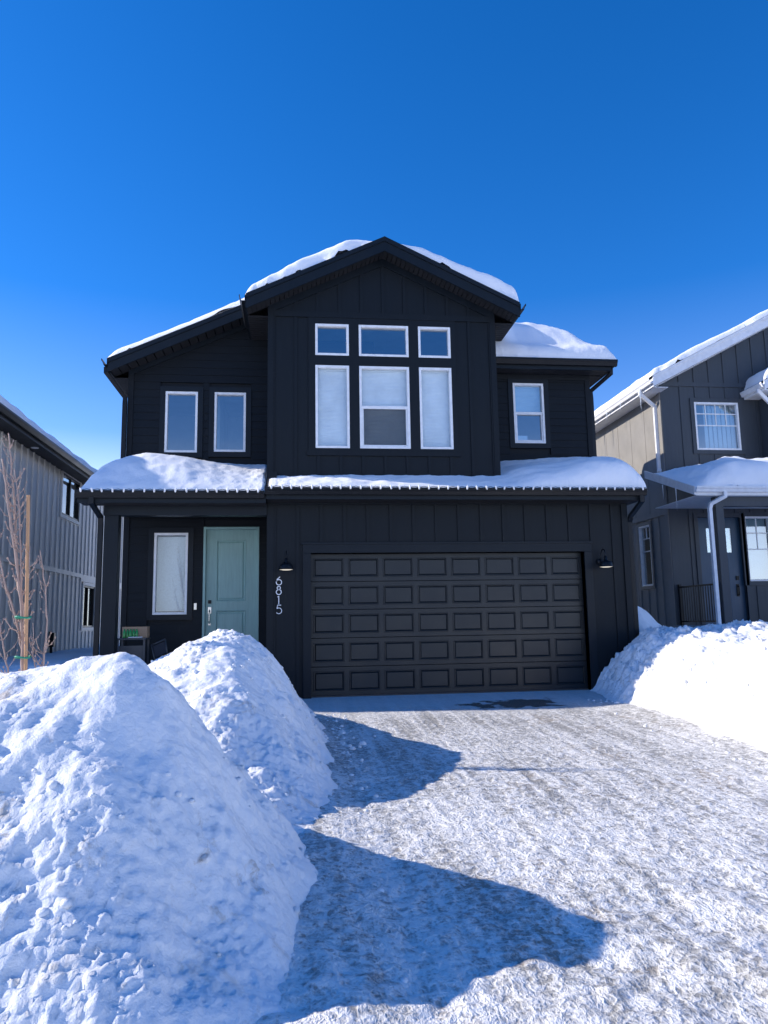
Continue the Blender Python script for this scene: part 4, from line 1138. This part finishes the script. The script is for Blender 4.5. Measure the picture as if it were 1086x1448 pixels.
def far_h(x, y):
    xr = .10 - .05 * sstep(-3, -1.6, y)
    crest = 1.22 - .38 * sstep(-4.7, -2.4, y) - .25 * sstep(-5.4, -7.0, y)
    R = prof(xr - x, .88, 1.35)
    Lf = prof(x + 2.6, 1.5, 1.8)
    Fq = prof(y + 8.1, 2.9, 1.4); Bk = prof(-1.25 - y, 1.4, 1.6)
    return 1.0 * crest * R * Lf * Fq * Bk, drive_z(y) - .02
bank('snow_bank', -2.9, .35, -8.2, -1.0, .018, far_h, 'peaked snow bank in front of the teal door, behind the larger one', 1.0, 1.0)
def right_h(x, y):
    xl = 4.78 + .06 * y * (y < 0) + .12 * sstep(-1.4, 0, y)
    top = .97 + .10 * fbm(x, y, .9, 3) + .06 * ridged(x * .6 + y * .5, y * 1.3 - x * .4, 1.6, 3) 
    L_ = prof(x - xl, 1.2 + .1 * np.sin(y * 1.7), 1.6)
    Bk = 1 - .50 * sstep(-.2, 1.9, y); Fq = prof(y + 11.5, 2)
    return top * L_ * Bk * Fq * prof(13 - x, 1), drive_z(y) - .02
bank('snow_bank', 4.1, 12.8, -9.2, -.02, .028, right_h, 'broad sunlit snow bank along the right side of the driveway', 2.5, 1.2)
def gap_h(x, y):
    d = np.sqrt(((x - 5.9) / 1.75) ** 2 + ((y - 1.9) / 2.3) ** 2)
    return 1.85 * prof(1 - d, 1, 1.8), 0 * x - .02
o = bank('snow_drift', 5.76, 7.9, -.2, 5, .03, gap_h, 'smooth shaded snow drift between the black house and the slate house', .25, .2)
o.data.materials[0] = M['snow_roof']

# clods and crumbs fallen from the banks on to the drive
cm = MB(); rr = random.Random(21)
spots = []
for q_, n_s, zmax in ((0, 420, .75), (1, 260, .9), (2, 420, 1.3)):
    A_ = BANKS[q_]; rs_ = np.random.RandomState(q_); pk = A_[rs_.randint(0, len(A_), n_s * 3)]
    pk = pk[(pk[:, 2] < zmax) & (pk[:, 1] < -.3)][:n_s]; spots += [tuple(float(v_) for v_ in p_) for p_ in pk]
for i in range(620 + len(spots)):
    on = None
    if i >= 620: on = spots[i - 620]; x, y = on[0], on[1]
    elif i % 3:
        y = rr.uniform(-10, -1.9); x = -.12 + .2 * sstep(-8, -5, y) + abs(rr.gauss(0, .16))
    else:
        y = rr.uniform(-8, -1.2); x = 4.72 + .06 * y - abs(rr.gauss(0, .16))
    r_ = min(.045, .008 + abs(rr.gauss(0, .010)))
    n_ = 7; ring = []; c_ = Vector((x, y, (on[2] if on else float(drive_z(y)) + .006) + r_ * .3))
    pr_ = [(0, -.8), (.8, -.5), (1, .05), (.75, .55), (0, .8)]
    vs = []; fs = []
    for k, (a_, b_) in enumerate(pr_):
        for q in range(n_):
            th = 2 * PI * q / n_; w_ = rr.uniform(.7, 1.25)
            vs.append(c_ + Vector((math.cos(th) * a_ * r_ * w_, math.sin(th) * a_ * r_ * w_, b_ * r_ * rr.uniform(.8, 1.1))))
    for k in range(len(pr_) - 1):
        for q in range(n_): fs.append((k * n_ + q, k * n_ + (q + 1) % n_, (k + 1) * n_ + (q + 1) % n_, (k + 1) * n_ + q))
    cm.add(vs, fs)
o = cm.build('snow_crumbs', M['snow_bank'], smooth=True); tag(o, 'loose snow crumbs scattered on the banks and along both edges of the driveway', 'snow crumbs'); o['kind'] = 'stuff'

# ================================================================== SAPLINGS
def sapling(name, base, stems, label, grp=None, seed=1):
    T = Thing(name, base, label, 'sapling', grp)
    rr = random.Random(seed)
    for (kind, pts, r0, r1, twigs) in stems:
        twigs = int(twigs * 1.7)
        m = MB(); pts = [Vector(p) for p in pts]
        dense = []
        for i in range(len(pts) - 1):
            for k in range(6): dense.append(pts[i].lerp(pts[i + 1], k / 6) + Vector((rr.uniform(-.006, .006), rr.uniform(-.006, .006), 0)))
        dense.append(pts[-1]); n = len(dense)
        m.tube(dense, [(r0 + (r1 - r0) * i / (n - 1)) * (1.18 if i % 4 == 2 else 1) for i in range(n)], 7)
        for k in range(twigs):
            t_ = rr.uniform(.25, .97); i = int(t_ * (n - 1)); p = dense[i]
            ang = rr.choice([0, PI]) + rr.uniform(-.9, .9); L_ = rr.uniform(.05, .24) * (1.1 - t_ * .4)
            dv = Vector((math.cos(ang), math.sin(ang), rr.uniform(.5, 1.5))).normalized()
            rb = max(.0035, (r0 + (r1 - r0) * t_) * .45)
            q = p + dv * L_ * .55 + Vector((0, 0, 0)); e = q + (dv + Vector((0, 0, .9))).normalized() * L_ * .5
            m.tube([p, q, e], [rb, rb * .8, rb * .55], 5)
            for pp in (q, e): m.lathe(pp, [(0, -.012), (rb * 1.7, -.004), (rb * 1.5, .008), (0, .018)], 6)
        for i in range(3, n, 3):
            a = rr.uniform(0, 2 * PI); rc = (r0 + (r1 - r0) * i / (n - 1))
            m.lathe(dense[i] + Vector((math.cos(a), math.sin(a), 0)) * rc * .9, [(0, -.012), (rc * .7 + .002, 0), (0, .016)], 6)
        T.part(m, kind, M['bark'], smooth=True)
    return T
b0 = (-3.066, -4.599, 0.171)
sapling('sapling', b0, [
    ('trunk', [(-3.066, -4.599, 0.171), (-3.090, -4.599, 0.891), (-3.138, -4.599, 1.491), (-3.210, -4.623, 1.971), (-3.306, -4.635, 2.511), (-3.402, -4.635, 3.051)], .026, .009, 12),
    ('branch', [(-3.210, -4.623, 1.971), (-3.258, -4.575, 2.391), (-3.306, -4.563, 2.811), (-3.378, -4.563, 3.351)], .014, .006, 16),
    ('branch', [(-3.138, -4.599, 1.491), (-3.162, -4.635, 2.031), (-3.186, -4.659, 2.511), (-3.258, -4.671, 2.931)], .013, .005, 14),
    ('branch', [(-3.090, -4.599, 0.951), (-3.210, -4.563, 1.371), (-3.378, -4.539, 1.851), (-3.522, -4.539, 2.511)], .013, .005, 12),
    ('branch', [(-3.066, -4.599, 0.291), (-3.210, -4.659, 0.771), (-3.306, -4.659, 1.191), (-3.402, -4.671, 1.671)], .011, .004, 10),
    ('branch', [(-3.114, -4.599, 1.191), (-3.066, -4.659, 1.671), (-3.054, -4.683, 2.091)], .010, .004, 9),
], 'bare sapling with many upright stems tied to the wooden stake behind the snow bank', seed=4)
sapling('sapling', (-2.910, -4.623, 0.171), [
    ('trunk', [(-2.910, -4.623, 0.171), (-2.886, -4.623, 0.831), (-2.862, -4.623, 1.251), (-2.898, -4.623, 1.671), (-2.970, -4.623, 2.055)], .013, .004, 12),
    ('branch', [(-2.898, -4.623, 0.651), (-2.982, -4.647, 0.951), (-2.994, -4.659, 1.287)], .007, .003, 6),
], 'thin single stemmed bare shoot just right of the wooden stake', seed=9)
T = Thing('tree_stake', (-3.012, -4.683, 0.171), 'straight wooden stake standing beside the bare sapling with two green ties', 'stake')
m = MB(); m.tube([(-3.012, -4.683, 0.111), (-3.108, -4.659, 2.655)], .019, 10); T.part(m, 'pole', M['stakewood'])
for z in (.95, 1.36):
    x = -3.014 - .096 * (z - .11) / 2.544
    m = MB(); m.tube([(x - .035 + .075 * math.cos(a), -4.66 + .055 * math.sin(a), z + .008 * math.sin(a * 2)) for a in [k * 2 * PI / 20 for k in range(21)]], .010, 6)
    T.part(m, 'tie', M['greentie'], smooth=True)

# ================================================================== PORCH THINGS
T = Thing('side_table', (-3.05, .62, .5), 'small dark metal table standing on the porch beside the post', 'table')
m = MB(); m.box(-3.30, -2.80, .42, .85, 1.02, 1.05); T.part(m, 'table_top', M['table'], bevel=.006)
for x in (-3.27, -2.83):
    for y in (.45, .82):
        m = MB(); m.box(x - .016, x + .016, y - .016, y + .016, .5, 1.02); T.part(m, 'leg', M['table'])
m = MB(); m.box(-3.25, -2.85, .46, .47, .58, .92); T.part(m, 'front_panel', M['table'])
T = Thing('cardboard_box', (-3.0, .72, 1.05), 'open brown cardboard box standing on the porch table', 'box')
m = MB(); m.box(-3.24, -2.82, .62, .64, 1.052, 1.24); m.box(-3.24, -2.82, .82, .84, 1.052, 1.24); m.box(-3.24, -3.22, .64, .82, 1.052, 1.24); m.box(-2.84, -2.82, .64, .82, 1.052, 1.24); m.box(-3.22, -2.84, .64, .82, 1.052, 1.07)
T.part(m, 'carton', M['card'])
T = Thing('bottle_pack', (-3.1, .56, 1.05), 'pack of green bottles in front of the cardboard box', 'bottles')
for k in range(5):
    m = MB(); m.lathe((-3.19 + k * .052, .56 + .012 * (k % 2), 1.052), [(0, 0), (.023, .001), (.025, .01), (.025, .10), (.011, .13), (.010, .15), (0, .15)], 12); T.part(m, 'bottle', M['greenglass'], smooth=True)
m = MB(); m.add([(-3.10, .44, 1.054), (-2.86, .43, 1.056), (-2.88, .52, 1.060), (-3.06, .53, 1.075)], [(0, 1, 2, 3)]); m.prism([(-3.10, .44, 1.054), (-2.86, .43, 1.056), (-2.88, .52, 1.06), (-3.06, .53, 1.06)], (0, 0, .012))
tag(m.build('paper_stack', M['paper']), 'flat white paper lying at the front of the porch table', 'paper')
T = Thing('folding_chair', (-2.5, .6, .5), 'dark folding chair leaning in the shadow under the porch window', 'chair')
m = MB()
m.tube([(-2.72, .5, .92), (-2.62, .45, .55)], .012); m.tube([(-2.50, .55, 1.02), (-2.44, .5, .70)], .012); m.tube([(-2.72, .5, .92), (-2.50, .55, 1.02)], .012)
m.tube([(-2.44, .5, .70), (-2.40, .75, .51)], .012); m.tube([(-2.62, .45, .55), (-2.60, .7, .51)], .012)
T.part(m, 'frame', M['table'], smooth=True)
m = MB(); m.prism([(-2.69, .50, .90), (-2.51, .545, .98), (-2.46, .51, .80), (-2.64, .47, .72)], (0, .012, 0)); T.part(m, 'backrest', M['chairfab'])
m = MB(); m.prism([(-2.64, .46, .69), (-2.46, .50, .74), (-2.40, .80, .68), (-2.58, .78, .64)], (0, 0, .015)); T.part(m, 'seat', M['chairfab'])
m = MB(); m.lathe((-3.05, -.35, .33), [(0, 0), (.13, 0), (.17, .30), (.185, .30), (.185, .36), (.165, .36), (.15, .30), (0, .28)], 24)
tag(m.build('flower_pot', M['terracotta'], smooth=True), 'terracotta rim peeking over the snow bank below the porch table', 'pot')
